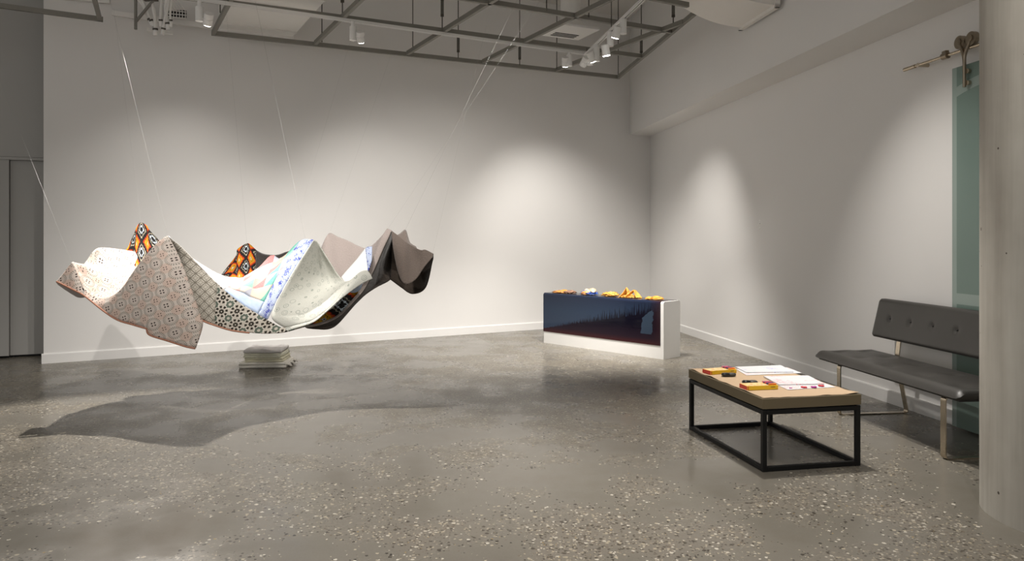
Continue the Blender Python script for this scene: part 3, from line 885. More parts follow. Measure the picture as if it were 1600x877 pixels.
SPG = 'track spotlights'
def spotlight(drv_u, drv_v0, drv_v1, d, head, face, label, lit=True, target=None, energy=200, angle=45, trk_z=None):
    top = P(drv_u, drv_v0, d); bot = P(drv_u, drv_v1, d)
    bot.x, bot.y = top.x, top.y
    t = thing('track_spotlight', label, 'spotlight', top, 0, SPG)
    rD = 0.040
    L = top.z - bot.z
    bm = bmesh.new(); cyl(bm, (0, 0, 0), (0, 0, -L), rD, 28); auto_smooth(obj('driver_tube', bm, M['white_metal'], t))
    bm = bmesh.new(); cyl(bm, (0, 0, 0), (0, 0, trk_z - top.z if trk_z else 0.05), 0.022, 16); auto_smooth(obj('track_adapter', bm, M['white_metal'], t))
    hd = P(*head, d) - top; fc = P(*face, d) - top
    ax = (Vector(target) - (top + hd)).normalized() if target else (fc - hd).normalized()
    HL = 0.13; rH = 0.048
    c = (hd + fc) / 2
    h0 = c - ax * HL / 2; h1 = c + ax * HL / 2
    bm = bmesh.new()
    cyl(bm, h0, h0 + ax * 0.055, rH, 32); cyl(bm, h0 + ax * 0.055, h0 + ax * 0.062, rH * 0.90, 32); cyl(bm, h0 + ax * 0.062, h1 - ax * 0.004, rH, 32)
    head_o = auto_smooth(obj('lamp_head', bm, M['white_metal'], t))
    bm = bmesh.new()
    q = Vector((0, 0, c.z)); q.z = max(-L + 0.03, min(-0.03, q.z))
    cyl(bm, q, c, 0.016, 14); auto_smooth(obj('pivot', bm, M['white_metal'], t))
    bm = bmesh.new(); cyl(bm, h1 - ax * 0.006, h1 + ax * 0.001, rH * 0.86, 32)
    obj('lens', bm, M['lens'] if lit else M['lens_off'], head_o)
    if lit and target is not None:
        l = spot('spotlight_beam', top + h1 + ax * 0.012, target, energy, angle, 1.0, 0.03)
        l.parent = t; l.location = h1 + ax * 0.012
d1 = lambda u, v: (ZT - H) * F / (HV - v)
spotlight(311.5, 11, 33, d1(311, -2), (325, 25), (326, 35), 'lit spotlight beside the conduits, left of the white ceiling duct', True, (-4.3, 9.5, 1.4), 60, 80, ZT - 0.012)
spotlight(551.5, 41.5, 63, d1(551, 32), (563, 53), (564, 62), 'lit spotlight alone at the middle of the long track', True, (-1.9, 10.75, 1.2), 70, 80, ZT - 0.012)
spotlight(889.5, 86, 103.5, d1(889, 81), (884, 92), (882.5, 101), 'lit spotlight at the right end of the long track', True, (0.85, 12.35, 0.3), 240, 84, ZT - 0.012)
def d2(u):
    # depth of the second track at column u
    for k in range(2001):
        q = a2.lerp(b2, k / 2000)
        if abs(CX + F * q.x / q.y - u) < 0.3: return q.y
    return b2.y
spotlight(973.5, 30, 53, d2(975), (963.5, 46), (963, 55), 'lit spotlight nearest the bulkhead on the short track', True, (0.3, 9.9, 0.0), 760, 66, ZT2 - 0.012)
spotlight(953.5, 50, 72.5, d2(955), (946, 75), (947, 83), 'lit spotlight second from the bulkhead on the short track', True, (1.7, 9.3, 0.0), 520, 60, ZT2 - 0.012)
spotlight(932, 74, 96, d2(934), (924, 84), (925, 93.5), 'lit spotlight third from the bulkhead on the short track', True, (2.85, 11.1, 0.4), 310, 66, ZT2 - 0.012)
spotlight(922, 84, 102, d2(922), (913.5, 92), (913, 101), 'unlit spotlight at the far end of the short track', False, (-0.5, 12.3, 1.0), 0, 50, ZT2 - 0.012)

# ------------------------------------------------------------------ air diffuser on its neck
dz = 4.40
c = (on_z(895.6, 64.5, dz) + on_z(887, 38, dz)) / 2
gd = (G(966, 120.5) - G(333, 52)).normalized()
dif = thing('air_diffuser', 'square white air diffuser hanging on a round duct above the grid', 'air diffuser', c, math.atan2(gd.y, gd.x))
bm = bmesh.new(); bevbox(bm, (0, 0, 0.02), (0.60, 0.60, 0.035), 0.006, 2); obj('face_plate', bm, M['white_metal'], dif)
bm = bmesh.new()
for k in range(3): box(bm, (-0.02, 0.07 + 0.065 * k, 0.0015), (0.38, 0.035, 0.005))
obj('louvre_slot', bm, M['black'], dif)
bm = bmesh.new(); cyl(bm, (0, 0, 0.035), (0, 0, 0.20), 0.24, 40, 0.14); cyl(bm, (0, 0, 0.2), (0, 0, ZC - dz - 0.004), 0.14, 40); auto_smooth(obj('neck_duct', bm, M['conduit'], dif))

# ------------------------------------------------------------------ white ceiling duct over the grid at left
zd = 4.20
pa = on_z(343, 47.5, zd); pb = on_z(457, 61.5, zd)
bdir = (G(563, 0) - G(493, 67)).normalized()
w = (pb - pa)
duct = thing('ceiling_duct', 'wide white ribbed duct above the grid, right of the conduits', 'duct', pa, math.atan2(w.y, w.x))
WL = w.length
ydir = Matrix.Rotation(-math.atan2(w.y, w.x), 3, 'Z') @ bdir
sy = -1.0 if ydir.y < 0 else 1.0
M['duct_white'] = plain('white_duct_paint', (0.84, 0.83, 0.80), 0.5, var=0.02)
def dbox(name, x0, x1, y0, y1, z0, z1, m=None):
    bm = bmesh.new(); bevbox(bm, ((x0 + x1) / 2, sy * (y0 + y1) / 2, (z0 + z1) / 2), (x1 - x0, y1 - y0, z1 - z0), 0.004, 1)
    sh = Matrix.Identity(4); sh[0][1] = ydir.x / ydir.y
    bmesh.ops.transform(bm, matrix=sh, verts=bm.verts[:])
    return obj(name, bm, m or M['duct_white'], duct)
dbox('casing', 0, WL, 0.02, 6.0, 0.03, 0.32)
dbox('end_flange', -0.01, WL + 0.01, 0.0, 0.03, 0.0, 0.34)
for y in (0.20, 0.23): pass
dbox('rib', 0.0, WL, 0.22, 0.28, 0.015, 0.06)
dbox('rib', 0.0, WL, 1.25, 1.31, 0.012, 0.06)
dbox('rib', 0.0, WL, 1.72, 1.78, 0.012, 0.06)

# ------------------------------------------------------------------ rectangular radius elbow coming out of the bulkhead
e0 = Vector((2.68, 8.54, 0)); e1_y = 7.73
eo = Vector((e0.x, e0.y, 0))
fw = 0.82
elb = thing('duct_elbow', 'large pale duct elbow curving up from the bulkhead at top', 'duct', (e0.x, e0.y, 3.92), math.atan2(rd.y, rd.x))
# local x = along the wall to the camera ; local y = into the room
ysg = 1.0 if (Matrix.Rotation(math.atan2(rd.y, rd.x), 3, 'Z') @ Vector((0, 1, 0))).dot(rn) > 0 else -1.0
bm = bmesh.new()
RO, depth_ = 1.40, 0.55
prof = []
rings = []
for k in range(25):
    t = k / 24 * PI / 2
    so, zo = RO * math.sin(t), 0.03 + RO * (1 - math.cos(t))
    ri = RO - depth_
    si, zi = ri * math.sin(t), 0.03 + RO - ri * math.cos(t)
    rings.append([bm.verts.new((x, ysg * s_, z_)) for x, s_, z_ in ((0, so, zo), (fw, so, zo), (fw, si, zi), (0, si, zi))])
zt_ = ZC - 3.92 - 0.004
rings.append([bm.verts.new((x, ysg * s_, zt_)) for x, s_ in ((0, RO), (fw, RO), (fw, RO - depth_), (0, RO - depth_))])
for k in range(len(rings) - 1):
    for i in range(4): bm.faces.new((rings[k][i], rings[k][(i + 1) % 4], rings[k + 1][(i + 1) % 4], rings[k + 1][i]))
bm.faces.new(rings[0]); bm.faces.new(rings[-1][::-1])
M['elbow'] = plain('pale_duct_paint', (0.80, 0.775, 0.74), 0.6, var=0.02)
auto_smooth(obj('elbow', bm, M['elbow'], elb), 40)
bm = bmesh.new()
for x0_, x1_, za, zb_ in ((-0.03, fw + 0.03, 0.0, 0.035), (-0.03, 0.0, 0.0, 0.62), (fw, fw + 0.03, 0.0, 0.62)):
    box(bm, ((x0_ + x1_) / 2, ysg * 0.02, (za + zb_) / 2), (x1_ - x0_, 0.05, zb_ - za))
obj('wall_flange', bm, M['elbow'], elb)

# ------------------------------------------------------------------ conduits and cable rail at top left
zc0 = 9.0
cd = thing('conduit_bundle', 'bundle of white conduits clamped to a strut at the top left', 'conduits', P(250, 50, 8.95))
org = P(250, 50, 8.95)
def cpt(u, v, d=8.95): return P(u, v, d) - org
for (pts, rad) in (
    ([(205, -12), (222, 6), (229, 20), (237, 38)], 0.022), ([(217, -10), (226, 8), (232, 24), (240, 40)], 0.022), ([(232, -16), (238, 6), (242, 28), (243, 54)], 0.026),
    ([(253, -10), (252, 8), (251, 30), (252, 40)], 0.020), ([(265, -12), (259, 8), (260, 25), (263, 45)], 0.025), ([(268, -20), (262, 12), (257, 34), (254, 53)], 0.022), ([(270, -6), (266, 20), (267, 32), (267, 40)], 0.016)):
    base = [cpt(u, v, 8.95 + 0.02 * i) for i, (u, v) in enumerate(pts)]
    sm = []
    for i in range(len(base) - 1):
        p0 = base[max(i - 1, 0)]; p1 = base[i]; p2 = base[i + 1]; p3 = base[min(i + 2, len(base) - 1)]
        for k in range(6):
            t = k / 6; sm.append(0.5 * ((2 * p1) + (p2 - p0) * t + (2 * p0 - 5 * p1 + 4 * p2 - p3) * t * t + (3 * p1 - p0 - 3 * p2 + p3) * t ** 3))
    sm.append(base[-1])
    bm = bmesh.new(); tube(bm, sm, rad * 0.8, 12); cnd = auto_smooth(obj('conduit', bm, M['conduit'], cd))
    bm = bmesh.new(); q = base[-1]; d_ = (base[-1] - base[-2]).normalized(); cyl(bm, q - d_ * 0.075, q - d_ * 0.055, rad * 1.2, 12); obj('clip', bm, M['rod'], cd); bm = bmesh.new(); cyl(bm, q - d_ * 0.05, q + d_ * 0.01, rad * 1.05, 12)
    auto_smooth(obj('coupling', bm, M['white_metal'], cnd))
bm = bmesh.new(); beam(bm, cpt(230, 46.5, 9.02), cpt(270, 51.5, 9.16), 0.045, 0.045); obj('strut', bm, M['conduit'], cd)
bm = bmesh.new(); beam(bm, cpt(212, -10), cpt(212, 46), 0.026, 0.026); obj('drop_strut', bm, M['steel'], cd)
bm = bmesh.new(); beam(bm, cpt(213, 33), cpt(240, 0), 0.026, 0.026); obj('diagonal_brace', bm, M['steel'], cd)
bm = bmesh.new(); box(bm, cpt(236, -1), (0.16, 0.05, 0.04)); obj('clamp_plate', bm, M['rod'], cd)
# pale rail along the wall top
ra_ = P(175, 20, 9.15); rb_ = P(331, 42, 9.55)
bm = bmesh.new(); beam(bm, Vector((0, 0, 0)), rb_ - ra_, 0.03, 0.06)
o = obj('wall_rail', bm, M['conduit']); o.location = ra_; tag(o, 'pale horizontal rail on the back wall behind the conduits', 'rail')
ra_ = P(100, -4, 8.9); rb_ = P(171, 2, 9.1)
bm = bmesh.new(); beam(bm, Vector((0, 0, 0)), rb_ - ra_, 0.03, 0.05)
o = obj('wall_rail', bm, M['conduit']); o.location = ra_; tag(o, 'short pale rail end at the very top, left of the conduits', 'rail')
# wire basket (cable tray end) behind the conduits
tr = thing('cable_basket', 'wire mesh cable basket behind the white conduits', 'cable tray', P(275, 15, 9.2))
og = P(275, 15, 9.2)
bm = bmesh.new(); tube(bm, [P(262, 26, 9.25) - og, P(291, 29, 9.25) - og], 0.006, 6); tube(bm, [P(262, 21, 9.25) - og, P(291, 24, 9.25) - og], 0.006, 6); tube(bm, [P(258, 15, 9.25) - og, P(291, 19, 9.25) - og], 0.006, 6)
obj('rim_wire', bm, M['conduit'], tr)
bm = bmesh.new()
for k in range(7):
    u = 262 + 4.6 * k; tube(bm, [P(u, 29, 9.25) - og, P(u, 17, 9.25) - og, P(u - 8, 4, 9.05) - og, P(u - 22, -10, 8.9) - og], 0.005, 6)
obj('cross_wire', bm, M['conduit'], tr)
bm = bmesh.new(); box(bm, P(276, 22, 9.33) - og, (0.24, 0.03, 0.09), None); o = obj('cable', bm, M['black'], tr)

# tiny wall anchors on the right wall
for k, v in enumerate((345, 349, 357)):
    dd = 9.12
    w_ = RW(dd, 0.003); 
    for it in range(30):
        uu = CX + F * w_.x / w_.y; dd += (uu - 1187) * 0.004; w_ = RW(dd, 0.003)
    z_ = H - (v - HV) / F * dd
    bm = bmesh.new(); cyl(bm, -rn * 0.004, rn * 0.006, 0.008, 12)
    o = obj('wall_plug', bm, M['white_metal']); o.location = (w_.x, w_.y, z_)
    tag(o, ('upper', 'middle', 'lower')[k] + ' of three tiny white plugs in the right wall', 'wall plug', 'wall plugs')

# ------------------------------------------------------------------ folded blankets stacked on the floor
st = on_z(409, 575.5, 0)
def fold_mat(name, c1, c2, sc_=60):
    n = N(name, 0.9); x, y, z = n.objc()
    k = n.noise(n.vec(x * 2, y * 2, z * 3), sc_ * 0.3, 3)
    n.color(n.mix(k, c1, c2)).bump(n.noise(n.oc, sc_ * 3, 2), 0.3, 0.003)
    return n.m
FM = [fold_mat('cream_blanket', (0.68, 0.65, 0.58), (0.80, 0.77, 0.70)), fold_mat('olive_stitched_blanket', (0.56, 0.54, 0.40), (0.78, 0.73, 0.56)), fold_mat('sage_blanket', (0.58, 0.57, 0.44), (0.72, 0.70, 0.59)), fold_mat('lilac_grey_blanket', (0.56, 0.53, 0.515), (0.69, 0.66, 0.645))]
def folded(name, label, z0, w, d, hgt, layers, mat, seed, dx=0, rot=0.0, ripple=0.0):
    t = thing(name, label, 'blanket', (st.x + dx, st.y + 0.19, z0), rot, 'folded blankets on the floor')
    bm = bmesh.new()
    # serpentine cross-section in y-z, closed outline with rounded layer edges, swept in x
    lh = hgt / layers
    prof = []
    for i in range(layers):
        zc_ = lh * (i + 0.5); r_ = lh * 0.5
        off = 0.010 * noise.noise((i * 2.3, seed, 0))
        for k in range(7):
            a_ = -PI / 2 + PI * k / 6
            prof.append((-d / 2 + off - math.cos(a_) * r_ * 0.9, zc_ + math.sin(a_) * r_ * 0.97))
    for i in reversed(range(layers)):
        zc_ = lh * (i + 0.5); r_ = lh * 0.5
        for k in range(5):
            a_ = PI / 2 - PI * k / 4
            prof.append((d / 2 + math.cos(a_) * r_ * 0.9, zc_ + math.sin(a_) * r_ * 0.97))
    nx = 40; rings = []
    for j in range(nx + 1):
        fx = j / nx; x_ = (fx - 0.5) * w
        e = min(fx, 1 - fx) * w
        rnd = 1 - 0.12 * max(0, 1 - e / 0.02) ** 2
        ring = []
        for (y_, z_) in prof:
            top = z_ / hgt
            zz = z_ * (1 + ripple * top * (0.35 * noise.noise((x_ * 9, y_ * 7, seed)) + (max(0, fx - 0.55) * 1.2) * noise.noise((x_ * 22, y_ * 5, seed + 3))))
            yy = y_ + 0.012 * noise.noise((x_ * 6, z_ * 20, seed + 9))
            zz = hgt / 2 + (zz - hgt / 2) * rnd
            ring.append(bm.verts.new((x_ + 0.010 * noise.noise((z_ * 40, y_ * 6, seed)) * (1 if 0 < j < nx else 1.6), yy, max(0, zz))))
        rings.append(ring)
    n = len(prof)
    for j in range(nx):
        for i in range(n): bm.faces.new((rings[j][i], rings[j][(i + 1) % n], rings[j + 1][(i + 1) % n], rings[j + 1][i]))
    bm.faces.new(rings[0]); bm.faces.new(rings[-1][::-1])
    obj('folds', bm, mat, t, True)
    return t
b0 = folded('folded_blanket', 'wide pale folded blanket with a ruffled end, lowest of the floor stack', 0.0, 0.53, 0.40, 0.068, 2, FM[0], 1.1, -0.005, 0.08)
bm = bmesh.new()
pa_ = []; pb_ = []
for k in range(26):
    y_ = -0.19 + 0.38 * k / 25; pa_.append((0.245, y_, 0.045)); pb_.append((0.305 + 0.02 * math.sin(k * 1.9), y_, 0.032 + 0.022 * math.sin(k * 1.25)))
sheetfold(bm, pa_, pb_, 0.006); obj('ruffle', bm, FM[0], b0, True)
folded('folded_blanket', 'stitched pale folded blanket, second from the floor in the stack', 0.069, 0.43, 0.36, 0.050, 2, FM[1], 2.7, 0.010, 0.05)
folded('folded_blanket', 'sage folded blanket, second from the top of the floor stack', 0.120, 0.42, 0.36, 0.050, 3, FM[2], 4.3, 0.000, 0.03)
folded('folded_blanket', 'lilac grey folded blanket with a rumpled top, topmost of the floor stack', 0.171, 0.42, 0.35, 0.045, 1, FM[3], 6.9, -0.005, 0.06, 0.9)

# ------------------------------------------------------------------ the hanging quilt
def cloth_finish(n, fx=None, amt=0.25):
    n.b.inputs['Roughness'].default_value = 0.92
    n.b.inputs['Specular IOR Level'].default_value = 0.15
    h = n.noise(n.uvs, 26, 3) * 0.5 + n.noise(n.uvs, 260, 1) * 0.12
    n.bump(h, amt, 0.012)
    return n.m
def q_medallion():
    n = N('medallion_cotton'); u0, v0 = n.uv(); u = u0 * 0.955 + v0 * 0.296; v = v0 * 0.955 - u0 * 0.296
    pit = 0.118
    def lattice(ox, oy):
        a_ = ((u * (1 / pit) + ox).fract() - 0.5); b_ = ((v * (1 / pit) + oy).fract() - 0.5)
        r = (a_ * a_ + b_ * b_).sqrt(); th_ = b_.atan2(a_)
        return a_, b_, r, th_
    # two interleaved rows on a diamond lattice
    s_, t_ = (u + v) * 0.7071, (v - u) * 0.7071
    u2, v2 = u, v
    a_, b_, r, th_ = lattice(0.0, 0.0)
    dash = (th_ * 24.0).sin().gt(-0.15)
    ring = ((r - 0.40).abs().lt(0.030) + (r - 0.325).abs().lt(0.022)) * dash
    ax, bx = a_.abs(), b_.abs()
    pet = (((ax - 0.085) * (ax - 0.085) + (bx - 0.085) * (bx - 0.085)).sqrt()).lt(0.048)
    a2_, b2_, r2_, th2 = lattice(0.5, 0.5)
    ax2, bx2 = a2_.abs(), b2_.abs()
    pet2 = (((ax2 - 0.075) * (ax2 - 0.075) + (bx2 - 0.075) * (bx2 - 0.075)).sqrt()).lt(0.034)
    a3, b3, r3, t3 = lattice(0.5, 0.0)
    base = n.mix(r2_.lt(0.34) * 0.75, (0.58, 0.525, 0.475), (0.54, 0.41, 0.345))
    inner_ = r.lt(0.30)
    base = n.mix(inner_ * 0.7, base, (0.53, 0.465, 0.42))
    k = n.noise(n.uvs, 320, 2)
    base = n.mix(k.gt(0.60) * r2_.lt(0.5) * 0.35, base, (0.55, 0.28, 0.22))
    col = n.mix(ring.sat() * 0.85, base, (0.12, 0.12, 0.10))
    col = n.mix(pet.max(pet2), col, (0.045, 0.030, 0.028))
    n.color(col); return cloth_finish(n)
def q_lattice():
    n = N('lattice_cotton'); u, v = n.uv()
    s_, t_ = (u + v) * 12.5, (v - u) * 12.5
    fa, fb = (s_.fract() - 0.5).abs(), (t_.fract() - 0.5).abs()
    line = fa.gt(0.43).max(fb.gt(0.43))
    sq = (fa.max(fb) - 0.22).abs().lt(0.045)
    dg = (fa - fb).abs().lt(0.05) * fa.gt(0.22)
    ink = line.max(sq * 0.7).max(dg)
    n.color(n.mix(ink * 0.8, (0.50, 0.465, 0.405), (0.13, 0.115, 0.09))); return cloth_finish(n)
def q_mosaic():
    n = N('mosaic_cotton'); u, v = n.uv()
    p = 8.6
    a_, b_ = (u * p).fract() - 0.5, (v * p).fract() - 0.5
    r = (a_ * a_ + b_ * b_).sqrt(); th_ = b_.atan2(a_)
    a2_, b2_ = (u * p + 0.5).fract() - 0.5, (v * p + 0.5).fract() - 0.5
    r2_ = (a2_ * a2_ + b2_ * b2_).sqrt(); th2 = b2_.atan2(a2_)
    star = r.lt(0.17 + (th_ * 8.0).sin() * 0.03) * r.gt(0.05)
    pet = (r - 0.34).abs().lt(0.080) * (th_ * 8.0).sin().gt(-0.15)
    green = r2_.lt(0.25 + (th2 * 8.0).sin() * 0.03) * r2_.gt(0.10)
    line = (r2_ - 0.285).abs().lt(0.018)
    col = n.mix(green, (0.48, 0.44, 0.385), (0.11, 0.135, 0.11))
    col = n.mix(line * 0.8, col, (0.62, 0.60, 0.54))
    col = n.mix((star.max(pet)), col, (0.030, 0.026, 0.020))
    n.color(col); return cloth_finish(n)
def q_white():
    n = N('white_dotted_cotton'); u, v = n.uv()
    d_, c_ = n.voronoi(n.uvs, 30)
    dot = d_.lt(0.16) * c_[0].gt(0.6)
    n.color(n.mix(dot * 0.25, (0.80, 0.79, 0.775), (0.40, 0.42, 0.42))); return cloth_finish(n)
def q_patch():
    n = N('pastel_patchwork'); u, v = n.uv()
    k = 5.6
    s_, t_ = (u * 1.0 + v * 0.35) * k, (v * 1.0 - u * 0.25) * k
    fs, ft = s_.fract(), t_.fract()
    half = fs.gt(ft)
    w = n.white(n.vec(s_.floor(), t_.floor(), half))
    col = n.ramp(w, [(0.0, (0.46, 0.40, 0.33)), (0.20, (0.46, 0.16, 0.16)), (0.38, (0.47, 0.44, 0.40)), (0.50, (0.22, 0.40, 0.33)), (0.64, (0.33, 0.34, 0.39)), (0.78, (0.50, 0.29, 0.26)), (0.92, (0.12, 0.36, 0.29))])
    sp = n.noise(n.uvs, 130, 2)
    col = n.mix((sp.gt(0.58)) * 0.35, col, (0.47, 0.47, 0.46))
    n.color(col); return cloth_finish(n, amt=0.4)
def q_blue():
    n = N('blue_speckled_trim'); u, v = n.uv()
    a_ = n.noise(n.uvs, 14, 2); b_ = n.noise(n.uvs, 90, 2)
    blot = (a_ * 0.5 + b_ * 0.5)
    col = n.mix(blot.gt(0.545), (0.42, 0.48, 0.62), (0.07, 0.085, 0.34))
    n.color(col); return cloth_finish(n)
def q_paleblue():
    n = N('pale_blue_trim'); u, v = n.uv()
    col = n.mix(n.noise(n.uvs, 30, 3), (0.30, 0.40, 0.60), (0.50, 0.57, 0.68))
    n.color(col); return cloth_finish(n)
def q_tile():
    n = N('pale_ring_cotton'); u, v = n.uv()
    d_, c_ = n.voronoi(n.uvs, 15, rnd=0.6)
    ring = (d_ - 0.36).abs().lt(0.030) + (d_ - 0.20).abs().lt(0.020) * c_[0].gt(0.4)
    sp = n.noise(n.uvs, 170, 2).gt(0.62)
    sp2 = n.noise(n.uvs, 95, 2).gt(0.66)
    col = n.mix(ring.sat() * 0.7, (0.50, 0.50, 0.455), (0.20, 0.225, 0.20))
    col = n.mix(sp * 0.6, col, (0.28, 0.33, 0.32)); col = n.mix(sp2 * 0.5, col, (0.30, 0.28, 0.22))
    n.color(col); return cloth_finish(n)
def q_brown(name, c1, c2):
    n = N(name, 0.95, spec=0.1); u, v = n.uv()
    k = n.noise(n.uvs, 120, 3); k2 = n.noise(n.uvs, 45, 2)
    n.color(n.mix(k, c1, c2)).bump(k * 0.6 + k2 * 0.6, 0.7, 0.010)
    n.b.inputs['Sheen Weight'].default_value = 0.25
    return n.m
def q_ikat():
    n = N('black_orange_geometric_wool'); u, v = n.uv()
    g = 0.008
    uq, vq = (u * (1 / g)).floor() * g, (v * (1 / g)).floor() * g
    pu, pv = 0.26, 0.24
    fu, fv = ((uq * (1 / pu) + 0.35).fract() - 0.5).abs(), ((vq * (1 / pv) + 0.08).fract() - 0.5).abs()
    d_ = fu * 1.15 + fv * 0.95
    teeth = ((v * 38.0).fract() - 0.5).abs() * 0.11 + ((u * 30.0).fract() - 0.5).abs() * 0.06
    d_ = d_ + teeth
    col = n.ramp(d_, [(0.0, (0.012, 0.010, 0.010)), (0.07, (0.50, 0.46, 0.38)), (0.13, (0.012, 0.010, 0.010)), (0.155, (0.50, 0.27, 0.015)), (0.24, (0.02, 0.014, 0.012)), (0.275, (0.48, 0.24, 0.015)), (0.36, (0.46, 0.085, 0.015)), (0.44, (0.34, 0.03, 0.012)), (0.50, (0.016, 0.014, 0.014)), (0.72, (0.42, 0.38, 0.28)), (0.76, (0.018, 0.016, 0.017)), (0.88, (0.55, 0.62, 0.68)), (0.93, (0.015, 0.014, 0.015))])
    n.color(col)
    n.b.inputs['Roughness'].default_value = 0.95; n.b.inputs['Specular IOR Level'].default_value = 0.1
    return n.m
Q = dict(med=q_medallion(), lat=q_lattice(), mos=q_mosaic(), white=q_white(), patch=q_patch(), blue=q_blue(), pale=q_paleblue(), tile=q_tile(),
         brown=q_brown('brown_fleece', (0.085, 0.066, 0.056), (0.19, 0.155, 0.135)), brown_lit=q_brown('lit_brown_fleece', (0.24, 0.20, 0.185), (0.36, 0.315, 0.295)),  # second tone: the brown fleece again, paler with light painted in
         dark=q_brown('shade_dark_brown', (0.022, 0.016, 0.012), (0.04, 0.03, 0.023)), ikat=q_ikat(), black=q_brown('black_wool', (0.018, 0.015, 0.014), (0.035, 0.03, 0.028)))  # dark tone paints the shade in and under the brown fleece
Q['hem'] = plain('red_stitched_hem', (0.42, 0.20, 0.13), 0.9, var=0.3, scale=90)

quilt = thing('hanging_quilt', 'large patchwork quilt floating in draped folds on clear lines above the floor', 'quilt', (-2.6, 6.8, 0.5))
QO = Vector((-2.6, 6.8, 0.5))
def cr(p0, p1, p2, p3, t):
    return 0.5 * ((2 * p1) + (p2 - p0) * t + (2 * p0 - 5 * p1 + 4 * p2 - p3) * t * t + (3 * p1 - p0 - 3 * p2 + p3) * t ** 3)
def spline(pts, n, closed=False):
    out = []
    m = len(pts)
    for i in range(m - 1):
        for k in range(n): out.append(cr(pts[max(i - 1, 0)], pts[i], pts[i + 1], pts[min(i + 2, m - 1)], k / n))
    out.append(pts[-1]); return out
def resample(pts, n):
    L = [0]
    for a_, b_ in zip(pts, pts[1:]): L.append(L[-1] + (b_ - a_).length)
    out = []; j = 0
    for k in range(n + 1):
        t = L[-1] * k / n
        while j < len(L) - 2 and L[j + 1] < t: j += 1
        f = (t - L[j]) / max(1e-9, L[j + 1] - L[j]); out.append(pts[j].lerp(pts[j + 1], min(1, max(0, f))))
    return out
def PQ(u, v, d):        # the quilt hangs parallel to the grid: its right end is farther away
    return P(u, v, 0.96 * (d + 0.45 * ((u - CX) / F * d + 2.99)))
def V3(l): return [PQ(*p) for p in l]
def tensor(rows, nu=6, nv=6):
    R = [spline(V3(r), nu) for r in rows]
    cols = [spline([r[i] for r in R], nv) for i in range(len(R[0]))]
    return [[cols[i][j] for i in range(len(cols))] for j in range(len(cols[0]))]
def coons(top, bottom, left, right, nu, nv, bulge=None):
    """top/bottom run left->right, left/right run top->bottom"""
    T_ = resample(spline(V3(top), 8), nu); B_ = resample(spline(V3(bottom), 8), nu)
    L_ = resample(spline(V3(left), 8), nv); R_ = resample(spline(V3(right), 8), nv)
    g = []
    for j in range(nv + 1):
        t = j / nv; row = []
        for i in range(nu + 1):
            s_ = i / nu
            p = T_[i] * (1 - t) + B_[i] * t + L_[j] * (1 - s_) + R_[j] * s_ - (T_[0] * (1 - s_) * (1 - t) + T_[-1] * s_ * (1 - t) + B_[0] * (1 - s_) * t + B_[-1] * s_ * t)
            if bulge: p = p + Vector(bulge) * math.sin(PI * s_) * math.sin(PI * t)
            row.append(p)
        g.append(row)
    return g
UVF = {'xz': lambda p: (p.x * 1.0 + 20, p.z + 20), 'xy': lambda p: (p.x + 20, p.y + 20), 'xyz': lambda p: (p.x + 20, p.z * 0.8 + p.y * 0.6 + 20)}
def wrinkle(p, amp):
    return Vector((0, noise.noise(p * 3.3) * 0.5, noise.noise(p * 5.1 + Vector((3, 1, 7))))) * amp
def panel(name, grids, mat, uvm='xz', label=None, th_=0.010, amp=0.006, hem=None):
    bm = bmesh.new(); uvl = bm.loops.layers.uv.new('UVMap')
    for g in grids:
        rows_, cols_ = len(g) - 1, len(g[0]) - 1
        du = max(sum((r[k + 1] - r[k]).length for k in range(cols_)) for r in g) / cols_
        dv = sum(sum((g[k + 1][c_] - g[k][c_]).length for k in range(rows_)) for c_ in range(cols_ + 1)) / (cols_ + 1) / rows_
        vs = [[bm.verts.new(p + wrinkle(p, amp) - QO) for p in row] for row in g]
        for j in range(len(g) - 1):
            for i in range(len(g[0]) - 1):
                quad = (vs[j][i], vs[j][i + 1], vs[j + 1][i + 1], vs[j + 1][i])
                try: f = bm.faces.new(quad)
                except ValueError: continue
                for lp, (jj, ii) in zip(f.loops, ((j, i), (j, i + 1), (j + 1, i + 1), (j + 1, i))):
                    lp[uvl].uv = (20 + ii * du, 20 - jj * dv) if uvm == 'ij' else UVF[uvm](g[jj][ii])
    bmesh.ops.remove_doubles(bm, verts=bm.verts[:], dist=0.0015)
    bmesh.ops.dissolve_degenerate(bm, dist=1e-5, edges=bm.edges[:])
    me = bpy.data.meshes.new(name); bm.to_mesh(me); bm.free()
    me.materials.append(mat)
    for p in me.polygons: p.use_smooth = True
    o = bpy.data.objects.new(name, me); COL.objects.link(o); o.parent = quilt
    md = o.modifiers.new('thickness', 'SOLIDIFY'); md.thickness = th_; md.offset = 0
    if label: o['label'] = label
    return o

# outer front face with the printed medallions
A1 = coons([(132, 455, 6.85), (160, 468, 6.70), (187, 455, 6.55), (217, 414, 6.45), (245, 381, 6.40), (262, 369, 6.40)],
           [(131, 462, 6.80), (160, 485, 6.60), (183, 500, 6.50), (205, 507, 6.40), (229, 514, 6.25)],
           [(132, 455, 6.85), (131, 462, 6.80)],
           [(262, 369, 6.40), (252, 425, 6.33), (241, 470, 6.28), (229, 514, 6.25)], 40, 24)
A2 = coons([(262, 369, 6.40), (263, 369.2, 6.40)], [(229, 514, 6.25), (234, 524, 6.24), (262, 533, 6.22), (290, 542, 6.20), (306, 545, 6.20)],
           [(262, 369, 6.40), (252, 425, 6.33), (241, 470, 6.28), (229, 514, 6.25)],
           [(263, 369.2, 6.40), (280, 403, 6.42), (297, 447, 6.38), (312, 490, 6.32), (317, 508, 6.28), (306, 545, 6.20)], 24, 40, (0, -0.05, 0))
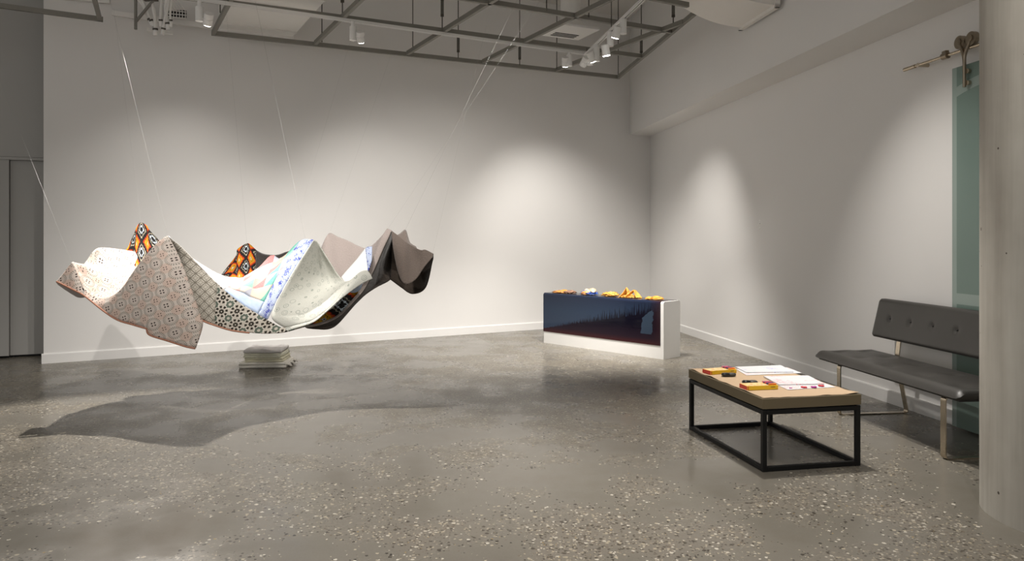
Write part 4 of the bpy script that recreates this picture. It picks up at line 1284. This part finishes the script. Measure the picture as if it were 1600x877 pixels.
A3 = tensor([[(112, 411, 7.0), (112.5, 411, 7.0), (113, 411, 7.0)], [(100, 426, 6.97), (112, 432, 6.93), (123, 434, 6.93)], [(88, 440, 6.95), (110, 451, 6.88), (131, 462, 6.82)]], 8, 8)
med = panel('medallion_panel', [A1, A2, A3], Q['med'], 'xz', 'beige outer panel printed with dotted medallions')
A4 = tensor([[(88, 440, 6.97), (110, 451, 6.92), (131, 462, 6.86)], [(92, 445, 7.05), (112, 458, 7.0), (131, 463, 6.9)], [(98, 448, 7.15), (119, 463, 7.05), (132, 464, 6.95)]], 8, 5)
panel('underside_edge', [A4], Q['brown_lit'], 'xz')
# upper side of the same cloth, seen as a hollow
C = tensor([
    [(112, 411, 7.0), (122, 433, 6.93), (133, 456, 6.86), (160, 468, 6.70), (187, 455, 6.55), (217, 414, 6.45), (245, 381, 6.40), (262, 369, 6.40)],
    [(113, 411, 7.02), (128, 430, 7.05), (147, 444, 7.0), (170, 456, 6.95), (200, 445, 6.9), (228, 420, 6.9), (252, 400, 6.9), (268, 392, 6.9)],
    [(114, 410.5, 7.1), (132, 416, 7.15), (150, 423, 7.2), (170, 430, 7.2), (205, 430, 7.25), (230, 418, 7.3), (255, 405, 7.3), (274, 402, 7.3)],
    [(126, 415, 7.3), (138, 413, 7.45), (152, 416, 7.5), (172, 418, 7.5), (205, 415, 7.6), (232, 408, 7.6), (256, 404, 7.6), (282, 410, 7.6)],
    [(131, 415, 7.4), (140, 401, 7.55), (149, 390, 7.6), (160, 387, 7.7), (180, 389, 7.8), (210, 394, 7.85), (240, 398, 7.9), (285, 415, 7.9)]], 6, 6)
panel('hollow_panel', [C], Q['med'], 'xy', 'brightly lit upper side with small dark dots')
# strip right of the peak
Bc = [[(262, 369, 6.40), (275, 400, 6.55), (300, 492, 6.50)], [(285, 388, 6.50), (292, 425, 6.52), (308, 497, 6.48)], [(312, 416, 6.52), (314, 447, 6.48), (321, 503, 6.43)],
      [(340, 444, 6.47), (337, 472, 6.42), (335, 508, 6.38)], [(370, 470, 6.42), (366, 490, 6.36), (361, 516, 6.33)], [(402, 491, 6.40), (400, 504, 6.34), (390, 520, 6.30)],
      [(425, 505, 6.40), (423, 513, 6.36), (418, 521.5, 6.32)], [(445, 513, 6.40), (446, 515.5, 6.38), (446, 519, 6.36)], [(480, 505.5, 6.42), (480, 507.5, 6.41), (480, 509.5, 6.40)]]
Bg = tensor([[c_[k] for c_ in Bc] for k in range(3)], 6, 8)
k3 = 3 * 6
FL = tensor([[(262, 369.5, 6.42), (268, 393, 6.9), (274, 403, 7.3), (283, 411, 7.6), (288, 417, 7.88)],
             [(263, 372, 6.46), (276, 396, 6.95), (288, 408, 7.25), (312, 420, 7.5), (330, 432, 7.6)],
             [(264, 371.5, 6.5), (282, 393, 6.92), (300, 406.5, 7.12), (333, 426, 7.32), (368, 437, 7.42)]], 6, 6)
panel('hollow_panel', [FL], Q['med'], 'xy')
panel('lattice_panel', [[r[:k3 + 1] for r in Bg]], Q['lat'], 'xz', 'beige panel with a dark lattice print')
panel('mosaic_panel', [[r[k3:] for r in Bg]], Q['mos'], 'xz', 'panel with dark and green mosaic print')
# hems along the lower edges
def hemline(pts, label=None):
    bm = bmesh.new(); tube(bm, [p - QO for p in resample(spline(V3(pts), 6), 50)], 0.007, 8)
    return obj('hem', bm, Q['hem'], quilt, True)
hemline([(88, 440, 6.93), (110, 451, 6.86), (131, 462, 6.80), (160, 485, 6.58), (183, 500, 6.48), (205, 507, 6.38), (229, 514, 6.23)])
hemline([(229, 515, 6.23), (234, 524, 6.22), (262, 533, 6.20), (290, 542, 6.18), (305, 545, 6.18)])
hemline([(312, 499, 6.44), (321, 503.5, 6.42), (335, 508.5, 6.36), (361, 516.5, 6.31), (390, 520.5, 6.28)])
# inner field : white, patchwork, trim
Dg = coons([(264, 370, 6.50), (282, 390, 6.9), (300, 404, 7.1), (333, 423.5, 7.3), (353, 433, 7.4), (368, 434.5, 7.4), (382, 433.5, 7.4), (405, 417.5, 7.3), (417, 404, 7.3), (423, 399, 7.3), (430, 398.5, 7.3), (436, 402, 7.25), (449, 394, 7.2), (461, 383, 7.1), (474, 373.5, 7.0), (490, 374, 6.9)],
           [(262, 369, 6.40), (285, 388, 6.50), (312, 416, 6.52), (340, 444, 6.47), (370, 470, 6.42), (402, 491, 6.40), (418, 500, 6.40)],
           [(264, 370, 6.50), (262, 369, 6.40)],
           [(490, 375, 6.9), (477, 395, 6.85), (453.7, 432, 6.7), (440, 457, 6.6), (428, 480, 6.5), (418, 500, 6.40)], 60, 30)
i1, i2, j1 = 36, 55, 25
panel('white_panel', [[r[:i1 + 1] for r in Dg]], Q['white'], 'xy', 'plain white inner panel')
panel('patchwork_panel', [[r[i1:i2 + 1] for r in Dg[:j1 + 1]]], Q['patch'], 'ij', 'pastel patchwork panel of pink, mint and cream triangles', amp=0.02)
panel('pale_blue_band', [[r[i1:i2 + 1] for r in Dg[j1:]]], Q['pale'], 'xy', 'pale blue band below the patchwork')
panel('blue_trim', [[r[i2:] for r in Dg]], Q['blue'], 'ij', 'white trim speckled with blue')
# pale ring-printed panel
Eg = coons([(490, 374.5, 6.90), (495, 376, 6.95)],
           [(445, 513, 6.40), (474, 505.5, 6.40), (495, 497, 6.40), (522, 475, 6.40), (543, 447, 6.40), (561, 427, 6.42)],
           [(490, 375, 6.90), (477, 395, 6.84), (453.7, 432, 6.69), (440, 457, 6.59), (428, 480, 6.48), (426, 499, 6.40), (445, 513, 6.40)],
           [(495, 376, 6.95), (516, 411, 6.95), (529, 431, 6.95), (541, 440, 6.85), (552, 436, 6.65), (561, 427, 6.42)], 30, 44, (0, 0.22, 0))
panel('ring_print_panel', [Eg], Q['tile'], 'ij', 'pale grey green panel with fine ring print')
E2 = tensor([[(445, 513, 6.40), (474, 505.5, 6.40), (495, 497, 6.40), (522, 475, 6.40), (543, 447, 6.40), (561, 427, 6.42), (574, 423, 6.42)],
             [(446, 515, 6.38), (474, 507.5, 6.38), (495, 498.8, 6.37), (519, 479, 6.36), (540, 456, 6.36), (562, 436, 6.37), (579, 429, 6.38)],
             [(446, 518, 6.37), (474, 509.5, 6.37), (495, 500.5, 6.36), (516, 482.5, 6.35), (537, 464, 6.34), (563, 445, 6.35), (582, 435.5, 6.36)]], 7, 4)
panel('turned_edge', [E2], Q['tile'], 'xz')
Fg = tensor([[(533, 434, 7.0), (556, 407, 7.1), (571, 388, 7.15), (581.5, 385.5, 7.12)], [(545, 449, 6.7), (563, 432, 6.65), (575, 424, 6.62), (581, 407, 6.8)]], 8, 8)
panel('floral_corner', [[r[:17] for r in Fg]], Q['white'], 'xz', 'bright white inner corner')
panel('floral_edge', [[r[16:] for r in Fg]], Q['blue'], 'xz', 'blue speckled corner edge')
F2 = tensor([[(546, 455, 6.5), (556, 449, 6.5), (567, 443.5, 6.5)], [(548, 457.5, 6.5), (557, 457, 6.5), (564, 451, 6.5)]], 6, 4)
panel('lavender_tip', [F2], Q['pale'], 'xz', 'small lavender tip under the turned corner')
# brown fleece side
Gg = tensor([[(497, 402, 7.9), (507, 376, 7.95), (515, 365, 8.0), (528, 370.5, 7.9), (544, 377, 7.8), (563, 386, 7.7), (575, 388, 7.6), (588, 378, 7.5), (603, 362, 7.35)],
             [(500, 420, 7.7), (508, 415, 7.7), (518, 412, 7.7), (530, 412, 7.65), (545, 415, 7.6), (562, 415, 7.5), (576, 412, 7.4), (588, 400, 7.3), (600, 376, 7.25)],
             [(500, 450, 7.4), (510, 455, 7.4), (522, 455, 7.4), (535, 455, 7.4), (548, 450, 7.3), (560, 440, 7.3), (573, 428, 7.2), (585, 412, 7.2), (598, 384, 7.2)]], 6, 8)
panel('lit_back_panel', [Gg], Q['brown_lit'], 'xz', 'soft brown fleece panel at the back, coloured paler as lit')
Hl = [(605, 358, 7.2), (596, 371, 7.1), (583, 402, 7.0), (574, 428, 6.9), (566, 448, 6.8), (550, 470, 6.7), (530, 491, 6.6), (505, 503, 6.5), (477, 509.5, 6.45)]
Hr = [(612, 361, 7.15), (604, 378, 7.05), (592, 404, 6.95), (581, 428, 6.85), (570, 450, 6.75), (553, 471.5, 6.65), (531, 493, 6.55), (506, 505.3, 6.45), (477, 511, 6.4)]
Hg = tensor([Hl, Hr], 8, 3)
panel('fleece_rim', [Hg], Q['brown_lit'], 'xz')
Lg = tensor([[(612, 361, 7.15), (604, 378, 7.05), (592, 404, 6.95), (581, 428, 6.86), (570, 450, 6.76), (553, 471.5, 6.66), (531, 493, 6.56), (506, 505.3, 6.46), (477, 511, 6.41)],
             [(613, 362, 7.4), (610, 385, 7.5), (603, 410, 7.5), (596, 432, 7.3), (576, 454, 7.0), (556, 474, 6.8), (532, 499, 6.65), (508, 510, 6.5), (478, 511.5, 6.43)],
             [(614, 364, 7.4), (618, 398, 7.5), (620, 424, 7.5), (610, 437, 7.3), (580, 454, 7.0), (555, 474, 6.82), (529, 505, 6.65), (512, 514.5, 6.5), (480, 512.5, 6.45)]], 6, 6)
panel('dark_underside', [Lg], Q['dark'], 'xz', 'dark brown shaded underside')
Kg = tensor([[(612, 361, 7.12), (622, 368, 7.05), (633, 377, 7.0), (641, 382.6, 7.0), (656, 391, 6.95), (665, 391, 6.95), (677, 397, 6.9)],
             [(614, 385, 7.02), (622, 392, 6.95), (632, 400, 6.9), (642, 406, 6.93), (654, 411, 6.92), (663, 407, 6.9), (676.5, 399, 6.89)],
             [(621, 420, 6.92), (626, 436, 6.85), (632, 444.5, 6.8), (640, 444, 6.8), (651, 435, 6.82), (662, 419, 6.85), (676, 402, 6.88)]], 6, 10)
panel('fleece_flap', [Kg], Q['brown'], 'xz', 'brown fleece corner folded forward')
Mg = tensor([[(612, 385, 7.3), (627, 395, 7.3), (645, 400, 7.25), (662, 398, 7.15), (677, 397, 6.95)], [(612, 412, 7.35), (627, 425, 7.35), (645, 432, 7.3), (664, 425, 7.2), (677, 403, 7.0)],
             [(610, 437, 7.3), (627, 449, 7.25), (645, 459.5, 7.2), (665, 449, 7.12), (675.5, 408, 7.02)]], 8, 8)
panel('flap_underside', [Mg], Q['dark'], 'xz', 'dark rounded underside of the brown corner')
Ng = tensor([[(614, 370, 7.45), (624, 366, 7.6), (633, 359.5, 7.65), (637, 370, 7.6), (641, 380, 7.5), (650, 386, 7.4)], [(614, 385, 7.2), (624, 385, 7.2), (634, 388, 7.2), (640, 390, 7.2), (645, 393, 7.15), (654, 395, 7.1)]], 6, 6)
panel('fleece_peak', [Ng], Q['brown'], 'xz')
Ig = tensor([[(484, 505, 6.5), (500, 495, 6.55), (518, 482, 6.6), (537, 465, 6.7), (550, 455, 6.75), (570, 443, 6.85)], [(480, 510.5, 6.48), (505, 504.3, 6.55), (530, 492, 6.65), (550, 471, 6.75), (558, 460, 6.8), (570, 446, 6.88)]], 7, 6)
panel('lining', [Ig], Q['ikat'], 'xz', 'dark lining with orange and yellow print')
# black, orange and yellow wool at the back
Jt = [(195.5, 394, 7.9), (204, 379, 8.0), (211.5, 362, 8.0), (214, 355, 8.0), (220, 348, 8.0), (229, 353, 8.0), (233, 360, 8.0), (248, 376, 8.0), (268, 402, 7.9), (300, 428, 7.8), (334, 438, 7.8), (345, 430, 7.9), (360, 412, 8.0), (370, 399, 8.0), (371, 391, 8.0), (376, 386, 8.0), (386, 380.5, 8.0), (391, 382.5, 8.0), (400, 391, 8.0)]
Jb = [(u, 440 if u > 290 else 425, 7.45) for u, v, d in Jt]
Jm = [(u, v + (b_[1] - v) * 0.5, 7.85) for (u, v, d), b_ in zip(Jt, Jb)]
Jg = tensor([Jt, Jm, Jb], 4, 6)
panel('geometric_panel', [Jg], Q['ikat'], 'ij', 'black wool panel with orange and yellow stepped diamonds', th_=0.012)
J2t = [(400, 391, 8.0), (411, 397, 8.0), (425, 399, 8.0), (436, 398, 7.95), (449, 393.5, 7.9), (463, 392, 7.8), (480, 398, 7.7)]
J2 = tensor([J2t, [(u, v + 20, 7.8) for u, v, d in J2t], [(u, 440, 7.45) for u, v, d in J2t]], 5, 5)
panel('black_border', [J2], Q['black'], 'xz', 'plain black border')

# clear lines holding the quilt
M['nylon'] = plain('clear_nylon', (0.34, 0.34, 0.335), 0.2, var=0.1)
LN = 'clear suspension lines of the quilt'
def line(a_, b_, label, r_=0.0004):
    A, B_ = Vector(a_), Vector(b_)
    bm = bmesh.new(); tube(bm, [Vector((0, 0, 0)), B_ - A], r_, 6)
    o = obj('suspension_line', bm, M['nylon']); o.location = A; tag(o, label, 'suspension line', LN)
def toz(pk, up, z=4.07):      # from the quilt peak towards a point of the grid seen at 'up'
    line(PQ(*pk), on_z(up[0], up[1], z), toz.label, 0.0007 if 'blue trimmed' in toz.label or 'bright' in toz.label else 0.0004)
for pk, up, lab in (
    ((262, 369, 6.40), (172, 0), 'clear line rising left from the front medallion peak of the quilt'),
    ((112, 411, 7.0), (-52, -6), 'clear line rising from the far left corner of the quilt'),
    ((220, 348, 8.0), (178, 14), 'clear line rising from the left orange peak of the quilt'),
    ((386, 380.5, 8.0), (352, 0), 'clear line rising from the middle orange peak of the quilt'),
    ((477, 373, 6.98), (399, 2), 'clear line rising from the blue trimmed peak of the quilt'),
    ((449, 394, 7.2), (549, 60), 'clear line rising right from the patchwork edge of the quilt'),
    ((515, 365, 8.0), (612, 82), 'clear line rising from the paler brown back peak of the quilt'),
    ((606, 358, 7.2), (845, 0), 'clear line rising right from the brown fleece peak of the quilt'),
    ((633, 360, 7.65), (808, 0), 'bright clear line rising steeply from the rear brown peak of the quilt'),
    ((676, 397, 6.9), (760, 40), 'clear line rising from the right end of the quilt')):
    toz.label = lab; toz(pk, up)
